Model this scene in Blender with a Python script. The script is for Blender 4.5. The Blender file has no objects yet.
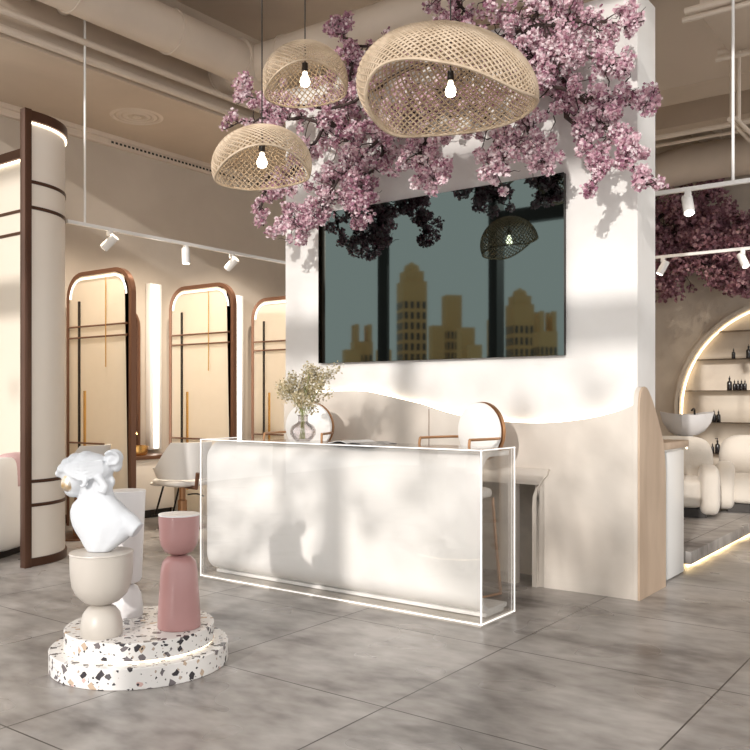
import bpy, bmesh, math, random
import numpy as np
from mathutils import Vector, Matrix
PI = math.pi
random.seed(7)
S = bpy.context.scene
COL = S.collection

# ------------------------------------------------------------------ camera
YAW = math.radians(36.4)
cam = bpy.data.cameras.new('camera')
cam.sensor_width = 36.0
cam.lens = 852/750*36
cam.shift_y = 25/750
cam.clip_end = 600
co = bpy.data.objects.new('camera', cam)
co.location = (0, 0, 1.4)
co.rotation_euler = (PI/2, 0, YAW)
COL.objects.link(co)
S.camera = co

# ------------------------------------------------------------------ world, sun, exposure
w = bpy.data.worlds.new('world'); S.world = w; w.use_nodes = True
bg = w.node_tree.nodes['Background']
bg.inputs['Color'].default_value = (1.0, 0.985, 0.965, 1)
bg.inputs['Strength'].default_value = 1.65
sun = bpy.data.lights.new('sun', 'SUN')
sun.energy = 2.6; sun.angle = math.radians(1.0); sun.color = (1.0, 0.95, 0.90)
so = bpy.data.objects.new('sun', sun); COL.objects.link(so)
SUN_DIR = Vector((-0.225, 1.0, -0.32)).normalized()
so.rotation_euler = SUN_DIR.to_track_quat('-Z', 'Y').to_euler()
so.location = (2, -6, 8)
S.view_settings.view_transform = 'Standard'
S.view_settings.look = 'None'
S.view_settings.exposure = 0.0
S.view_settings.gamma = 1.0

def area(name, loc, size, energy, color, direction=(0, 0, -1), size_y=None):
    l = bpy.data.lights.new(name, 'AREA'); l.energy = energy; l.color = color
    l.shape = 'RECTANGLE'; l.size = size; l.size_y = size_y or size
    o = bpy.data.objects.new(name, l); o.location = loc
    o.rotation_euler = Vector(direction).to_track_quat('-Z', 'Y').to_euler()
    COL.objects.link(o); return o
# ------------------------------------------------------------------ helpers
FS, FC = math.sin(YAW), math.cos(YAW)
def at(u, v, Y):
    """the point of the vertical plane y=Y that stands at photo coordinate u, v"""
    r = (u-375)/852
    d = Y/(FC + FS*r)
    return Vector((d*(-FS + FC*r), Y, 1.4 + (400-v)/852*d))

def new_mat(name, color, rough=0.5, metal=0.0, color2=None, scale=3.0, detail=5, bump=0.0, bscale=None,
            lo=0.35, hi=0.65, spec=None, stretch=None, coat=0, sheen=0):
    m = bpy.data.materials.new(name); m.use_nodes = True
    nt = m.node_tree; b = nt.nodes['Principled BSDF']
    b.inputs['Base Color'].default_value = (*color, 1)
    b.inputs['Roughness'].default_value = rough
    b.inputs['Metallic'].default_value = metal
    if spec is not None: b.inputs['Specular IOR Level'].default_value = spec
    if coat: b.inputs['Coat Weight'].default_value = coat
    if sheen: b.inputs['Sheen Weight'].default_value = sheen
    tc = None
    def coords():
        t = nt.nodes.new('ShaderNodeTexCoord'); mp = nt.nodes.new('ShaderNodeMapping')
        nt.links.new(t.outputs['Object'], mp.inputs['Vector'])
        if stretch: mp.inputs['Scale'].default_value = stretch
        return mp
    if color2 is not None:
        tc = coords()
        n = nt.nodes.new('ShaderNodeTexNoise'); n.inputs['Scale'].default_value = scale; n.inputs['Detail'].default_value = detail
        n.inputs['Distortion'].default_value = 0.4
        nt.links.new(tc.outputs[0], n.inputs['Vector'])
        r = nt.nodes.new('ShaderNodeValToRGB')
        r.color_ramp.elements[0].position = lo; r.color_ramp.elements[0].color = (*color, 1)
        r.color_ramp.elements[1].position = hi; r.color_ramp.elements[1].color = (*color2, 1)
        nt.links.new(n.outputs['Fac'], r.inputs['Fac'])
        nt.links.new(r.outputs['Color'], b.inputs['Base Color'])
    if bump:
        tc = tc or coords()
        n2 = nt.nodes.new('ShaderNodeTexNoise'); n2.inputs['Scale'].default_value = bscale or scale*8; n2.inputs['Detail'].default_value = 4
        nt.links.new(tc.outputs[0], n2.inputs['Vector'])
        bp = nt.nodes.new('ShaderNodeBump'); bp.inputs['Strength'].default_value = bump; bp.inputs['Distance'].default_value = 0.02
        nt.links.new(n2.outputs['Fac'], bp.inputs['Height']); nt.links.new(bp.outputs['Normal'], b.inputs['Normal'])
    return m

def emit_mat(name, color, strength):
    m = bpy.data.materials.new(name); m.use_nodes = True
    b = m.node_tree.nodes['Principled BSDF']
    b.inputs['Base Color'].default_value = (0.9, 0.9, 0.9, 1)
    b.inputs['Emission Color'].default_value = (*color, 1)
    b.inputs['Emission Strength'].default_value = strength
    return m

def glass_mat(name, tint, gloss=0.08, rough=0.02):
    m = bpy.data.materials.new(name); m.use_nodes = True; nt = m.node_tree
    nt.nodes.remove(nt.nodes['Principled BSDF']); out = nt.nodes['Material Output']
    t = nt.nodes.new('ShaderNodeBsdfTransparent'); t.inputs['Color'].default_value = (*tint, 1)
    g = nt.nodes.new('ShaderNodeBsdfGlossy'); g.inputs['Roughness'].default_value = rough
    lw = nt.nodes.new('ShaderNodeLayerWeight'); lw.inputs['Blend'].default_value = 0.25
    mth = nt.nodes.new('ShaderNodeMath'); mth.operation = 'MULTIPLY_ADD'
    nt.links.new(lw.outputs['Fresnel'], mth.inputs[0]); mth.inputs[1].default_value = 0.5; mth.inputs[2].default_value = gloss*0.3
    mx = nt.nodes.new('ShaderNodeMixShader')
    nt.links.new(mth.outputs[0], mx.inputs['Fac']); nt.links.new(t.outputs[0], mx.inputs[1]); nt.links.new(g.outputs[0], mx.inputs[2])
    nt.links.new(mx.outputs[0], out.inputs['Surface'])
    return m

def petal_mat(name, c1, c2):
    m = new_mat(name, c1, 0.7, 0, c2, 9, 2)
    nt = m.node_tree; b = nt.nodes['Principled BSDF']; out = nt.nodes['Material Output']
    tr = nt.nodes.new('ShaderNodeBsdfTranslucent'); tr.inputs['Color'].default_value = (*c1, 1)
    mx = nt.nodes.new('ShaderNodeMixShader'); mx.inputs['Fac'].default_value = 0.3
    nt.links.new(b.outputs[0], mx.inputs[1]); nt.links.new(tr.outputs[0], mx.inputs[2]); nt.links.new(mx.outputs[0], out.inputs['Surface'])
    return m

def finish(name, me, m, parent=None, loc=None, rot=None, angle=35):
    for p in me.polygons: p.use_smooth = True
    me.set_sharp_from_angle(angle=math.radians(angle))
    for x in (m if isinstance(m, (list, tuple)) else [m]): me.materials.append(x)
    o = bpy.data.objects.new(name, me); COL.objects.link(o)
    if parent is not None: o.parent = parent
    if loc is not None: o.location = loc
    if rot is not None: o.rotation_euler = rot
    return o

def obj(name, bm, m, parent=None, loc=None, rot=None, angle=35):
    bmesh.ops.recalc_face_normals(bm, faces=bm.faces[:])
    me = bpy.data.meshes.new(name); bm.to_mesh(me); bm.free()
    return finish(name, me, m, parent, loc, rot, angle)

def B(): return bmesh.new()

def box(bm, x0, x1, y0, y1, z0, z1, bevel=0, seg=2, M=None):
    r = bmesh.ops.create_cube(bm, size=1.0)
    vs = r['verts']
    bmesh.ops.scale(bm, vec=(abs(x1-x0), abs(y1-y0), abs(z1-z0)), verts=vs)
    bmesh.ops.translate(bm, vec=((x0+x1)/2, (y0+y1)/2, (z0+z1)/2), verts=vs)
    if bevel:
        es = list({e for v in vs for e in v.link_edges})
        r2 = bmesh.ops.bevel(bm, geom=es, offset=bevel, segments=seg, affect='EDGES', profile=0.5)
        vs = list({v for f in r2['faces'] for v in f.verts} | {v for v in vs if v.is_valid})
    if M is not None: bmesh.ops.transform(bm, matrix=M, verts=vs)
    return bm

def tube(bm, pts, r, n=8, closed=False, cap=True):
    pts = [Vector(p) for p in pts]
    N = len(pts)
    rr = r if isinstance(r, (list, tuple)) else [r]*N
    rings = []
    up = Vector((0, 0, 1)); prev = None
    for i, p in enumerate(pts):
        if closed: d = (pts[(i+1) % N]-pts[i-1])
        else: d = pts[min(i+1, N-1)]-pts[max(i-1, 0)]
        if d.length < 1e-9: d = Vector((0, 0, 1))
        d.normalize()
        if prev is None:
            a = up if abs(d.dot(up)) < 0.95 else Vector((1, 0, 0))
            s = d.cross(a).normalized()
        else:
            s = prev - d*prev.dot(d)
            if s.length < 1e-6: s = d.orthogonal()
            s.normalize()
        prev = s
        t = d.cross(s)
        rings.append([bm.verts.new(p + (s*math.cos(2*PI*k/n) + t*math.sin(2*PI*k/n))*rr[i]) for k in range(n)])
    for i in range(N if closed else N-1):
        a, b = rings[i], rings[(i+1) % N]
        for k in range(n):
            bm.faces.new((a[k], a[(k+1) % n], b[(k+1) % n], b[k]))
    if cap and not closed:
        bm.faces.new(rings[0][::-1]); bm.faces.new(rings[-1])
    return bm

def lathe(bm, prof, n=40, c=(0, 0, 0), M=None):
    rings = []
    for r, z in prof:
        if r < 1e-5:
            rings.append([bm.verts.new((c[0], c[1], c[2]+z))])
        else:
            rings.append([bm.verts.new((c[0]+r*math.cos(2*PI*k/n), c[1]+r*math.sin(2*PI*k/n), c[2]+z)) for k in range(n)])
    for a, b in zip(rings[:-1], rings[1:]):
        for k in range(n):
            k2 = (k+1) % n
            if len(a) == 1 and len(b) == 1: continue
            if len(a) == 1: bm.faces.new((a[0], b[k2], b[k]))
            elif len(b) == 1: bm.faces.new((a[k], a[k2], b[0]))
            else: bm.faces.new((a[k], a[k2], b[k2], b[k]))
    if M is not None: bmesh.ops.transform(bm, matrix=M, verts=[v for rg in rings for v in rg])
    return bm

def prism(bm, pts, a, b, axis='y'):
    """outline pts extruded from a to b along the axis"""
    def P(p, t):
        if axis == 'y': return (p[0], t, p[1])
        if axis == 'x': return (t, p[0], p[1])
        return (p[0], p[1], t)
    A = [bm.verts.new(P(p, a)) for p in pts]; Bv = [bm.verts.new(P(p, b)) for p in pts]
    n = len(pts)
    bm.faces.new(A); bm.faces.new(Bv[::-1])
    for i in range(n): bm.faces.new((A[i], Bv[i], Bv[(i+1) % n], A[(i+1) % n]))
    return bm

def superell(bm, c, r, e1=0.4, e2=0.4, nu=32, nv=18, M=None):
    def sp(v, e): return math.copysign(abs(v)**e, v)
    rings = []
    for j in range(nv+1):
        ph = -PI/2 + PI*j/nv
        cz, sz = sp(math.cos(ph), e1), sp(math.sin(ph), e1)
        if j in (0, nv): rings.append([bm.verts.new((c[0], c[1], c[2]+r[2]*sz))]); continue
        rings.append([bm.verts.new((c[0]+r[0]*cz*sp(math.cos(2*PI*i/nu), e2), c[1]+r[1]*cz*sp(math.sin(2*PI*i/nu), e2), c[2]+r[2]*sz)) for i in range(nu)])
    for a, b in zip(rings[:-1], rings[1:]):
        for k in range(nu):
            k2 = (k+1) % nu
            if len(a) == 1: bm.faces.new((a[0], b[k2], b[k]))
            elif len(b) == 1: bm.faces.new((a[k], a[k2], b[0]))
            else: bm.faces.new((a[k], a[k2], b[k2], b[k]))
    if M is not None: bmesh.ops.transform(bm, matrix=M, verts=[v for rg in rings for v in rg])
    return bm

def smooth_path(pts, n=6):
    pts = [Vector(p) for p in pts]; out = []
    for i in range(len(pts)-1):
        p0, p1, p2, p3 = pts[max(i-1, 0)], pts[i], pts[i+1], pts[min(i+2, len(pts)-1)]
        for k in range(n):
            t = k/n
            out.append(0.5*((2*p1) + (p2-p0)*t + (2*p0-5*p1+4*p2-p3)*t*t + (3*p1-p0-3*p2+p3)*t**3))
    out.append(pts[-1]); return out

def thing(name, label, cat, loc=(0, 0, 0), rotz=0, group=None):
    o = bpy.data.objects.new(name, None); COL.objects.link(o); o.empty_display_size = 0.1
    o.location = loc; o.rotation_euler = (0, 0, rotz)
    return tag(o, label, cat, group)
def tag(o, label, cat, group=None):
    o['label'] = label; o['category'] = cat
    if group: o['group'] = group
    return o
def struct(o): o['kind'] = 'structure'; return o
def copy_tree(o, parent=None, loc=None, rotz=None, label=None):
    c = o.copy(); COL.objects.link(c)
    if parent is not None: c.parent = parent
    if loc is not None: c.location = loc
    if rotz is not None: c.rotation_euler = (0, 0, rotz)
    if label: c['label'] = label
    for ch in list(o.children): copy_tree(ch, c)
    return c

# ------------------------------------------------------------------ materials
M_white = new_mat('white_lacquer', (0.86, 0.85, 0.83), 0.25)
M_body = new_mat('white_desk_shell', (0.92, 0.91, 0.90), 0.4, color2=(0.86, 0.85, 0.83), scale=1.2)
M_plaster = new_mat('white_plaster', (0.80, 0.785, 0.765), 0.8, color2=(0.71, 0.685, 0.655), scale=1.3, bump=0.08, bscale=14)
M_marble = new_mat('pale_marble', (0.70, 0.64, 0.57), 0.5, color2=(0.50, 0.44, 0.38), scale=1.15, detail=7, lo=0.42, hi=0.72)
M_marble2 = new_mat('grey_marble', (0.62, 0.55, 0.46), 0.45, color2=(0.40, 0.36, 0.31), scale=2.2, detail=7)
M_wall = new_mat('taupe_plaster', (0.57, 0.50, 0.425), 0.85, color2=(0.50, 0.435, 0.365), scale=1.0, bump=0.15, bscale=9)
M_wallback = new_mat('beige_textured_plaster', (0.68, 0.60, 0.50), 0.85, color2=(0.52, 0.44, 0.36), scale=1.5, detail=8, bump=0.2, bscale=8)
M_ceil = new_mat('taupe_ceiling', (0.60, 0.50, 0.40), 0.9, color2=(0.53, 0.44, 0.35), scale=1.0)
M_duct = new_mat('painted_duct', (0.70, 0.60, 0.50), 0.6, color2=(0.62, 0.53, 0.44), scale=1.4)
M_bronze = new_mat('bronze_metal', (0.19, 0.095, 0.058), 0.33, 0.55)
M_bronzed = new_mat('dark_bronze_frame', (0.11, 0.055, 0.035), 0.35, 0.6)
M_copper = new_mat('copper_tube', (0.46, 0.25, 0.13), 0.28, 0.9)
M_gold = new_mat('gold_metal', (0.80, 0.52, 0.20), 0.22, 1.0)
M_cream = new_mat('cream_panel', (0.92, 0.85, 0.76), 0.38, color2=(0.88, 0.80, 0.70), scale=0.7)
M_creamtoned = new_mat('cream_panel_toned_down', (0.74, 0.67, 0.57), 0.45)  # darker copy of the cream panel, colour lowered against the sun on it
M_pane = petal_mat('frosted_cream_glass', (0.93, 0.87, 0.77), (0.90, 0.84, 0.74))
for n_ in M_pane.node_tree.nodes:
    if n_.type == 'MIX_SHADER': n_.inputs['Fac'].default_value = 0.55
    if n_.type == 'BSDF_PRINCIPLED': n_.inputs['Roughness'].default_value = 0.35
M_creamf = new_mat('cream_fabric', (0.68, 0.62, 0.545), 0.9, bump=0.15, bscale=60, sheen=0.3)
M_whitef = new_mat('white_leather', (0.84, 0.82, 0.79), 0.5)
M_pinkthrow = new_mat('pink_throw', (0.62, 0.42, 0.42), 0.95, bump=0.3, bscale=90)
M_pink = new_mat('dusty_pink_lacquer', (0.42, 0.225, 0.215), 0.32, color2=(0.38, 0.20, 0.19), scale=3, coat=0.2)
M_beige = new_mat('warm_grey_lacquer', (0.53, 0.485, 0.435), 0.38, color2=(0.48, 0.44, 0.39), scale=3)
M_whitep = new_mat('white_pedestal_lacquer', (0.74, 0.72, 0.715), 0.3)
M_bust = new_mat('white_plaster_cast', (0.64, 0.66, 0.69), 0.6, color2=(0.58, 0.60, 0.63), scale=6)
M_goldleaf = new_mat('gold_leaf', (0.75, 0.50, 0.20), 0.35, 0.8, color2=(0.72, 0.70, 0.68), scale=22)
M_oak = new_mat('oak_veneer', (0.60, 0.46, 0.34), 0.5, color2=(0.42, 0.30, 0.21), scale=3.0, detail=8, stretch=(1.5, 1.5, 0.35), lo=0.3, hi=0.75)
M_black = new_mat('black_glass_bottle', (0.015, 0.012, 0.012), 0.2)
M_dark = new_mat('dark_metal', (0.03, 0.025, 0.022), 0.4, 0.5)
M_rattan = new_mat('woven_rattan', (0.60, 0.48, 0.355), 0.6, color2=(0.47, 0.36, 0.25), scale=12)
M_bark = new_mat('dark_bark', (0.06, 0.035, 0.03), 0.85, color2=(0.03, 0.02, 0.018), scale=30)
M_led = emit_mat('warm_led', (1.0, 0.84, 0.62), 4.0)
M_led_dim = emit_mat('warm_led_dim', (1.0, 0.80, 0.52), 3.5)
M_led_arc = emit_mat('white_led_dim', (1.0, 0.93, 0.82), 1.6)
M_led_soft = emit_mat('white_led', (1.0, 0.93, 0.82), 3)
M_led_edge = emit_mat('edge_lit_acrylic', (1.0, 0.94, 0.87), 0.55)
M_bulb = emit_mat('bulb_glow', (1.0, 0.86, 0.62), 20)
M_glass = glass_mat('clear_acrylic', (0.985, 0.98, 0.972))
M_vglass = glass_mat('vase_glass', (0.965, 0.94, 0.94), 0.25)
M_shelf = glass_mat('smoked_glass', (0.62, 0.58, 0.54), 0.2)
M_mirror = new_mat('mirror_silver', (0.85, 0.83, 0.80), 0.03, 1.0)
M_tv = new_mat('dark_mirror_screen', (0.083, 0.108, 0.103), 0.025, 1.0)
M_green = new_mat('olive_leaf', (0.16, 0.20, 0.07), 0.6)
M_stem = new_mat('green_stem', (0.30, 0.33, 0.12), 0.6)
M_gyp = [new_mat('dried_flower_cream', (0.70, 0.60, 0.40), 0.9), new_mat('dried_flower_olive', (0.42, 0.35, 0.19), 0.9), new_mat('dried_flower_white', (0.88, 0.84, 0.74), 0.9)]
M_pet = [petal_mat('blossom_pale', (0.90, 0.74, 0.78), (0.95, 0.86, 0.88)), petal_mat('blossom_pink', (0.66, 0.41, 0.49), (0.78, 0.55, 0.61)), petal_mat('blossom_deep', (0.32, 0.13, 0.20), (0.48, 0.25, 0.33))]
M_rose = [petal_mat('rose_blossom_pale', (0.58, 0.34, 0.38), (0.68, 0.45, 0.48)), petal_mat('rose_blossom_mid', (0.38, 0.19, 0.24), (0.48, 0.27, 0.32)), petal_mat('rose_blossom_deep', (0.22, 0.10, 0.13), (0.31, 0.15, 0.19))]
M_paper = new_mat('magazine_paper', (0.82, 0.80, 0.78), 0.4)
M_print = new_mat('magazine_print', (0.10, 0.09, 0.09), 0.35, color2=(0.45, 0.42, 0.40), scale=14)

def floor_material():
    m = bpy.data.materials.new('concrete_tile'); m.use_nodes = True; nt = m.node_tree; b = nt.nodes['Principled BSDF']
    L = nt.links.new
    tc = nt.nodes.new('ShaderNodeTexCoord')
    mp = nt.nodes.new('ShaderNodeMapping'); L(tc.outputs['Object'], mp.inputs['Vector'])
    mp.inputs['Location'].default_value = (2.27, -3.15, 0)
    br = nt.nodes.new('ShaderNodeTexBrick'); L(mp.outputs[0], br.inputs['Vector'])
    br.offset = 0.0; br.squash = 1.0
    br.inputs['Scale'].default_value = 1.0; br.inputs['Mortar Size'].default_value = 0.0045; br.inputs['Mortar Smooth'].default_value = 0.2
    br.inputs['Brick Width'].default_value = 1.165; br.inputs['Row Height'].default_value = 1.15
    br.inputs['Color1'].default_value = (0.0, 0, 0, 1); br.inputs['Color2'].default_value = (1, 1, 1, 1); br.inputs['Mortar'].default_value = (0.5, 0.5, 0.5, 1)
    n1 = nt.nodes.new('ShaderNodeTexNoise'); n1.inputs['Scale'].default_value = 0.9; n1.inputs['Detail'].default_value = 4; n1.inputs['Roughness'].default_value = 0.6; n1.inputs['Distortion'].default_value = 0.0
    mp2 = nt.nodes.new('ShaderNodeMapping'); mp2.inputs['Scale'].default_value = (1.0, 1.7, 1); L(tc.outputs['Object'], mp2.inputs['Vector']); L(mp2.outputs[0], n1.inputs['Vector'])
    r = nt.nodes.new('ShaderNodeValToRGB'); e = r.color_ramp.elements
    e[0].position = 0.32; e[0].color = (0.15, 0.132, 0.122, 1); e[1].position = 0.66; e[1].color = (0.44, 0.41, 0.385, 1)
    k = e.new(0.48); k.color = (0.30, 0.275, 0.255, 1)
    n3 = nt.nodes.new('ShaderNodeTexNoise'); n3.inputs['Scale'].default_value = 6.5; n3.inputs['Detail'].default_value = 3; L(mp2.outputs[0], n3.inputs['Vector'])
    ma = nt.nodes.new('ShaderNodeMath'); ma.operation = 'MULTIPLY_ADD'; ma.inputs[1].default_value = 0.38; L(n3.outputs['Fac'], ma.inputs[0])
    mb = nt.nodes.new('ShaderNodeMath'); mb.operation = 'ADD'; mb.inputs[1].default_value = -0.19; L(n1.outputs['Fac'], mb.inputs[0]); L(mb.outputs[0], ma.inputs[2])
    L(ma.outputs[0], r.inputs['Fac'])
    mt = nt.nodes.new('ShaderNodeMix'); mt.data_type = 'RGBA'; mt.blend_type = 'MULTIPLY'; mt.inputs['Factor'].default_value = 0.14
    L(r.outputs['Color'], mt.inputs['A']); L(br.outputs['Color'], mt.inputs['B'])
    mx = nt.nodes.new('ShaderNodeMix'); mx.data_type = 'RGBA'; L(br.outputs['Fac'], mx.inputs['Factor']); L(mt.outputs['Result'], mx.inputs['A']); mx.inputs['B'].default_value = (0.05, 0.042, 0.036, 1)
    L(mx.outputs['Result'], b.inputs['Base Color'])
    n2 = nt.nodes.new('ShaderNodeTexNoise'); n2.inputs['Scale'].default_value = 2; n2.inputs['Detail'].default_value = 1; L(tc.outputs['Object'], n2.inputs['Vector'])
    mr = nt.nodes.new('ShaderNodeMapRange'); mr.inputs['From Min'].default_value = 0.3; mr.inputs['From Max'].default_value = 0.7; mr.inputs['To Min'].default_value = 0.24; mr.inputs['To Max'].default_value = 0.42
    L(n2.outputs['Fac'], mr.inputs['Value']); L(mr.outputs['Result'], b.inputs['Roughness'])
    bp = nt.nodes.new('ShaderNodeBump'); bp.inputs['Strength'].default_value = 0.25; bp.inputs['Distance'].default_value = 0.01; bp.invert = True
    L(br.outputs['Fac'], bp.inputs['Height']); L(bp.outputs['Normal'], b.inputs['Normal'])
    return m
M_floor = floor_material()

def terrazzo():
    m = bpy.data.materials.new('terrazzo'); m.use_nodes = True; nt = m.node_tree; b = nt.nodes['Principled BSDF']; L = nt.links.new
    tc = nt.nodes.new('ShaderNodeTexCoord')
    ns = nt.nodes.new('ShaderNodeTexNoise'); ns.inputs['Scale'].default_value = 14; ns.inputs['Detail'].default_value = 1; L(tc.outputs['Object'], ns.inputs['Vector'])
    ad = nt.nodes.new('ShaderNodeVectorMath'); ad.operation = 'MULTIPLY_ADD'; ad.inputs[1].default_value = (0.05, 0.05, 0.05)
    L(ns.outputs['Color'], ad.inputs[0]); L(tc.outputs['Object'], ad.inputs[2])
    last = None
    base = (0.76, 0.735, 0.71, 1)
    for i, (sc, th, cols) in enumerate([(23, 0.62, [(0.0, base), (0.22, (0.04, 0.035, 0.04, 1)), (0.54, (0.16, 0.14, 0.145, 1)), (0.70, (0.50, 0.38, 0.28, 1)), (0.76, (0.62, 0.42, 0.38, 1)), (0.81, base)]),
                                        (46, 0.48, [(0.0, base), (0.42, (0.05, 0.045, 0.05, 1)), (0.66, (0.42, 0.34, 0.28, 1)), (0.8, base)])]):
        v = nt.nodes.new('ShaderNodeTexVoronoi'); v.distance = 'MANHATTAN'; v.inputs['Scale'].default_value = sc; L(ad.outputs[0], v.inputs['Vector'])
        lt = nt.nodes.new('ShaderNodeMath'); lt.operation = 'LESS_THAN'; L(v.outputs['Distance'], lt.inputs[0]); lt.inputs[1].default_value = th
        sep = nt.nodes.new('ShaderNodeSeparateColor'); L(v.outputs['Color'], sep.inputs[0])
        cr = nt.nodes.new('ShaderNodeValToRGB'); cr.color_ramp.interpolation = 'CONSTANT'
        e = cr.color_ramp.elements; e[0].position = 0; e[0].color = cols[0][1]; e[1].position = cols[1][0]; e[1].color = cols[1][1]
        for p, c in cols[2:]:
            k = e.new(p); k.color = c
        L(sep.outputs[0], cr.inputs['Fac'])
        mx = nt.nodes.new('ShaderNodeMix'); mx.data_type = 'RGBA'; L(lt.outputs[0], mx.inputs['Factor'])
        if last is None: mx.inputs['A'].default_value = base; L(cr.outputs[0], mx.inputs['B']); last = mx.outputs['Result']
        else:
            L(cr.outputs[0], mx.inputs['B']); L(last, mx.inputs['A'])
            # small chips only where the base shows
            last2 = mx.outputs['Result']
            dk = nt.nodes.new('ShaderNodeMix'); dk.data_type = 'RGBA'; dk.blend_type = 'DARKEN'; dk.inputs['Factor'].default_value = 1
            L(last, dk.inputs['A']); L(last2, dk.inputs['B']); last = dk.outputs['Result']
    L(last, b.inputs['Base Color']); b.inputs['Roughness'].default_value = 0.25
    return m
M_terr = terrazzo()

# ================================================================== THE SETTING
XL, YB, ZC = -8.6, 13.0, 5.6
bm = B(); box(bm, -11, 6, -6, 14, -0.1, 0); struct(obj('floor', bm, M_floor))
bm = B(); box(bm, XL-0.2, XL, 3.0, YB, 0, ZC); struct(obj('wall_left', bm, M_wall))
bm = B(); box(bm, XL-0.2, 3.2, YB, YB+0.2, 0, ZC); struct(obj('wall_back', bm, M_wallback))
bm = B()
for y in (1.9, 4.6, 7.4, 10.2, 12.9): box(bm, 3.0, 3.2, y-0.09, y+0.09, 0, ZC)  # unseen right side, left open with added frames to let sky light in
box(bm, 3.0, 3.2, 1.9, YB, 0, 0.12); box(bm, 3.0, 3.2, 1.9, YB, 3.0, 3.12); struct(obj('added_light_opening', bm, M_dark))
bm = B(); box(bm, XL-0.2, 3.2, 1.8, YB+0.2, ZC, ZC+0.2); struct(obj('ceiling', bm, M_ceil))
# dropped soffit along the left wall
bm = B(); box(bm, XL, -7.0, 3.75, YB, 4.55, ZC); struct(obj('ceiling_soffit', bm, M_ceil))
bm = B(); box(bm, -6.4, 3.0, 8.85, 9.35, 4.6, ZC); box(bm, -6.4, 3.0, 10.9, 11.2, 4.85, ZC); box(bm, -3.6, -3.3, 1.9, YB, 5.2, ZC)
struct(obj('ceiling_beams', bm, M_ceil))
# facade frames behind the viewer (seen in the dark screen)
bm = B()
for y in (-0.09, -4.15):
    wd = 0.16 if y == -4.15 else 0.035
    box(bm, XL-0.1, XL+0.1, y-wd, y+wd, 0, 6.6)
box(bm, XL-0.1, XL+0.1, -4.15, 1.7, 6.4, 6.6)
struct(obj('window_1', bm, M_dark))
bm = B()
for x in (-8.6, -5.2, -1.8, 1.6): box(bm, x-0.09, x+0.09, -4.25, -4.05, 0, 6.6)
box(bm, XL, 3.0, -4.25, -4.05, 5.05, 5.35); box(bm, XL, 3.0, -4.25, -4.05, 6.4, 6.6)
struct(obj('window_2', bm, M_dark))
# cornice and slotted trim on the left wall
bm = B(); box(bm, XL, XL+0.05, 3.76, YB, 4.43, 4.55); box(bm, XL+0.05, XL+0.09, 3.76, YB, 4.5, 4.55)
struct(obj('trim_1', bm, M_duct))

# ---- central pillar with a low recess
PX0, PX1, PY0, PY1, PZ = -5.44, -2.084, 5.96, 6.34, 4.32
NX1 = -2.833; NX0 = -4.35; NZ = 0.765
bm = B()
box(bm, PX0, PX1, PY0, PY1, 0.80, PZ)
box(bm, NX1, PX1, PY0, PY1, 0, 0.80)
box(bm, PX0, NX0, PY0, PY1, 0, 0.80)
box(bm, NX0, NX1, PY1-0.05, PY1, 0, 0.80)
struct(obj('wall_center', bm, M_plaster))

# ================================================================== reception back panel
WY = 5.87
wave_px = [(284, 404), (288, 399), (295, 396), (306, 393.5), (321, 392.5), (340, 391), (359, 391), (372, 393), (385, 396), (402, 400), (420, 404.5), (436, 410), (452, 414.5),
           (470, 418), (488, 420.5), (506, 422), (524, 423), (542, 423), (560, 422), (578, 420), (596, 417), (610, 413.5), (620, 410.5), (630, 406.5)]
wave = smooth_path([at(u, v, WY) for u, v in wave_px], 3)
wave_end = Vector((-2.0845, WY, wave[-1].z+0.01))
wp = thing('feature_wall_panel', 'pale marble back panel with a wavy glowing top edge on the white pillar', 'wall panel', (0, 0, 0))
bm = B()
top = [(p.x, p.z) for p in wave] + [(wave_end.x, wave_end.z)]
def topz(x):
    for (xa, za), (xb, zb_) in zip(top[:-1], top[1:]):
        if xa <= x <= xb: return za+(zb_-za)*(x-xa)/max(xb-xa, 1e-6)
    return top[-1][1]
xs = sorted({round(p[0], 5) for p in top} | {NX0, NX1})
prev_ = None
for x0_, x1_ in zip(xs[:-1], xs[1:]):
    zb0 = NZ if (x0_ >= NX0-1e-6 and x1_ <= NX1+1e-6) else 0.0
    f = [bm.verts.new(p) for p in ((x0_, WY, zb0), (x1_, WY, zb0), (x1_, WY, topz(x1_)), (x0_, WY, topz(x0_)),
                                   (x0_, WY+0.05, zb0), (x1_, WY+0.05, zb0), (x1_, WY+0.05, topz(x1_)), (x0_, WY+0.05, topz(x0_)))]
    for q in ((0, 1, 2, 3), (7, 6, 5, 4), (3, 2, 6, 7), (0, 4, 5, 1)): bm.faces.new([f[i] for i in q])
    if x0_ == xs[0] or abs(x0_-NX1) < 1e-6: bm.faces.new([f[i] for i in (0, 3, 7, 4)])
    if x1_ == xs[-1] or abs(x1_-NX0) < 1e-6: bm.faces.new([f[i] for i in (1, 5, 6, 2)])
bmesh.ops.remove_doubles(bm, verts=bm.verts[:], dist=1e-5)
obj('panel', bm, M_marble, wp, angle=20)
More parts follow.
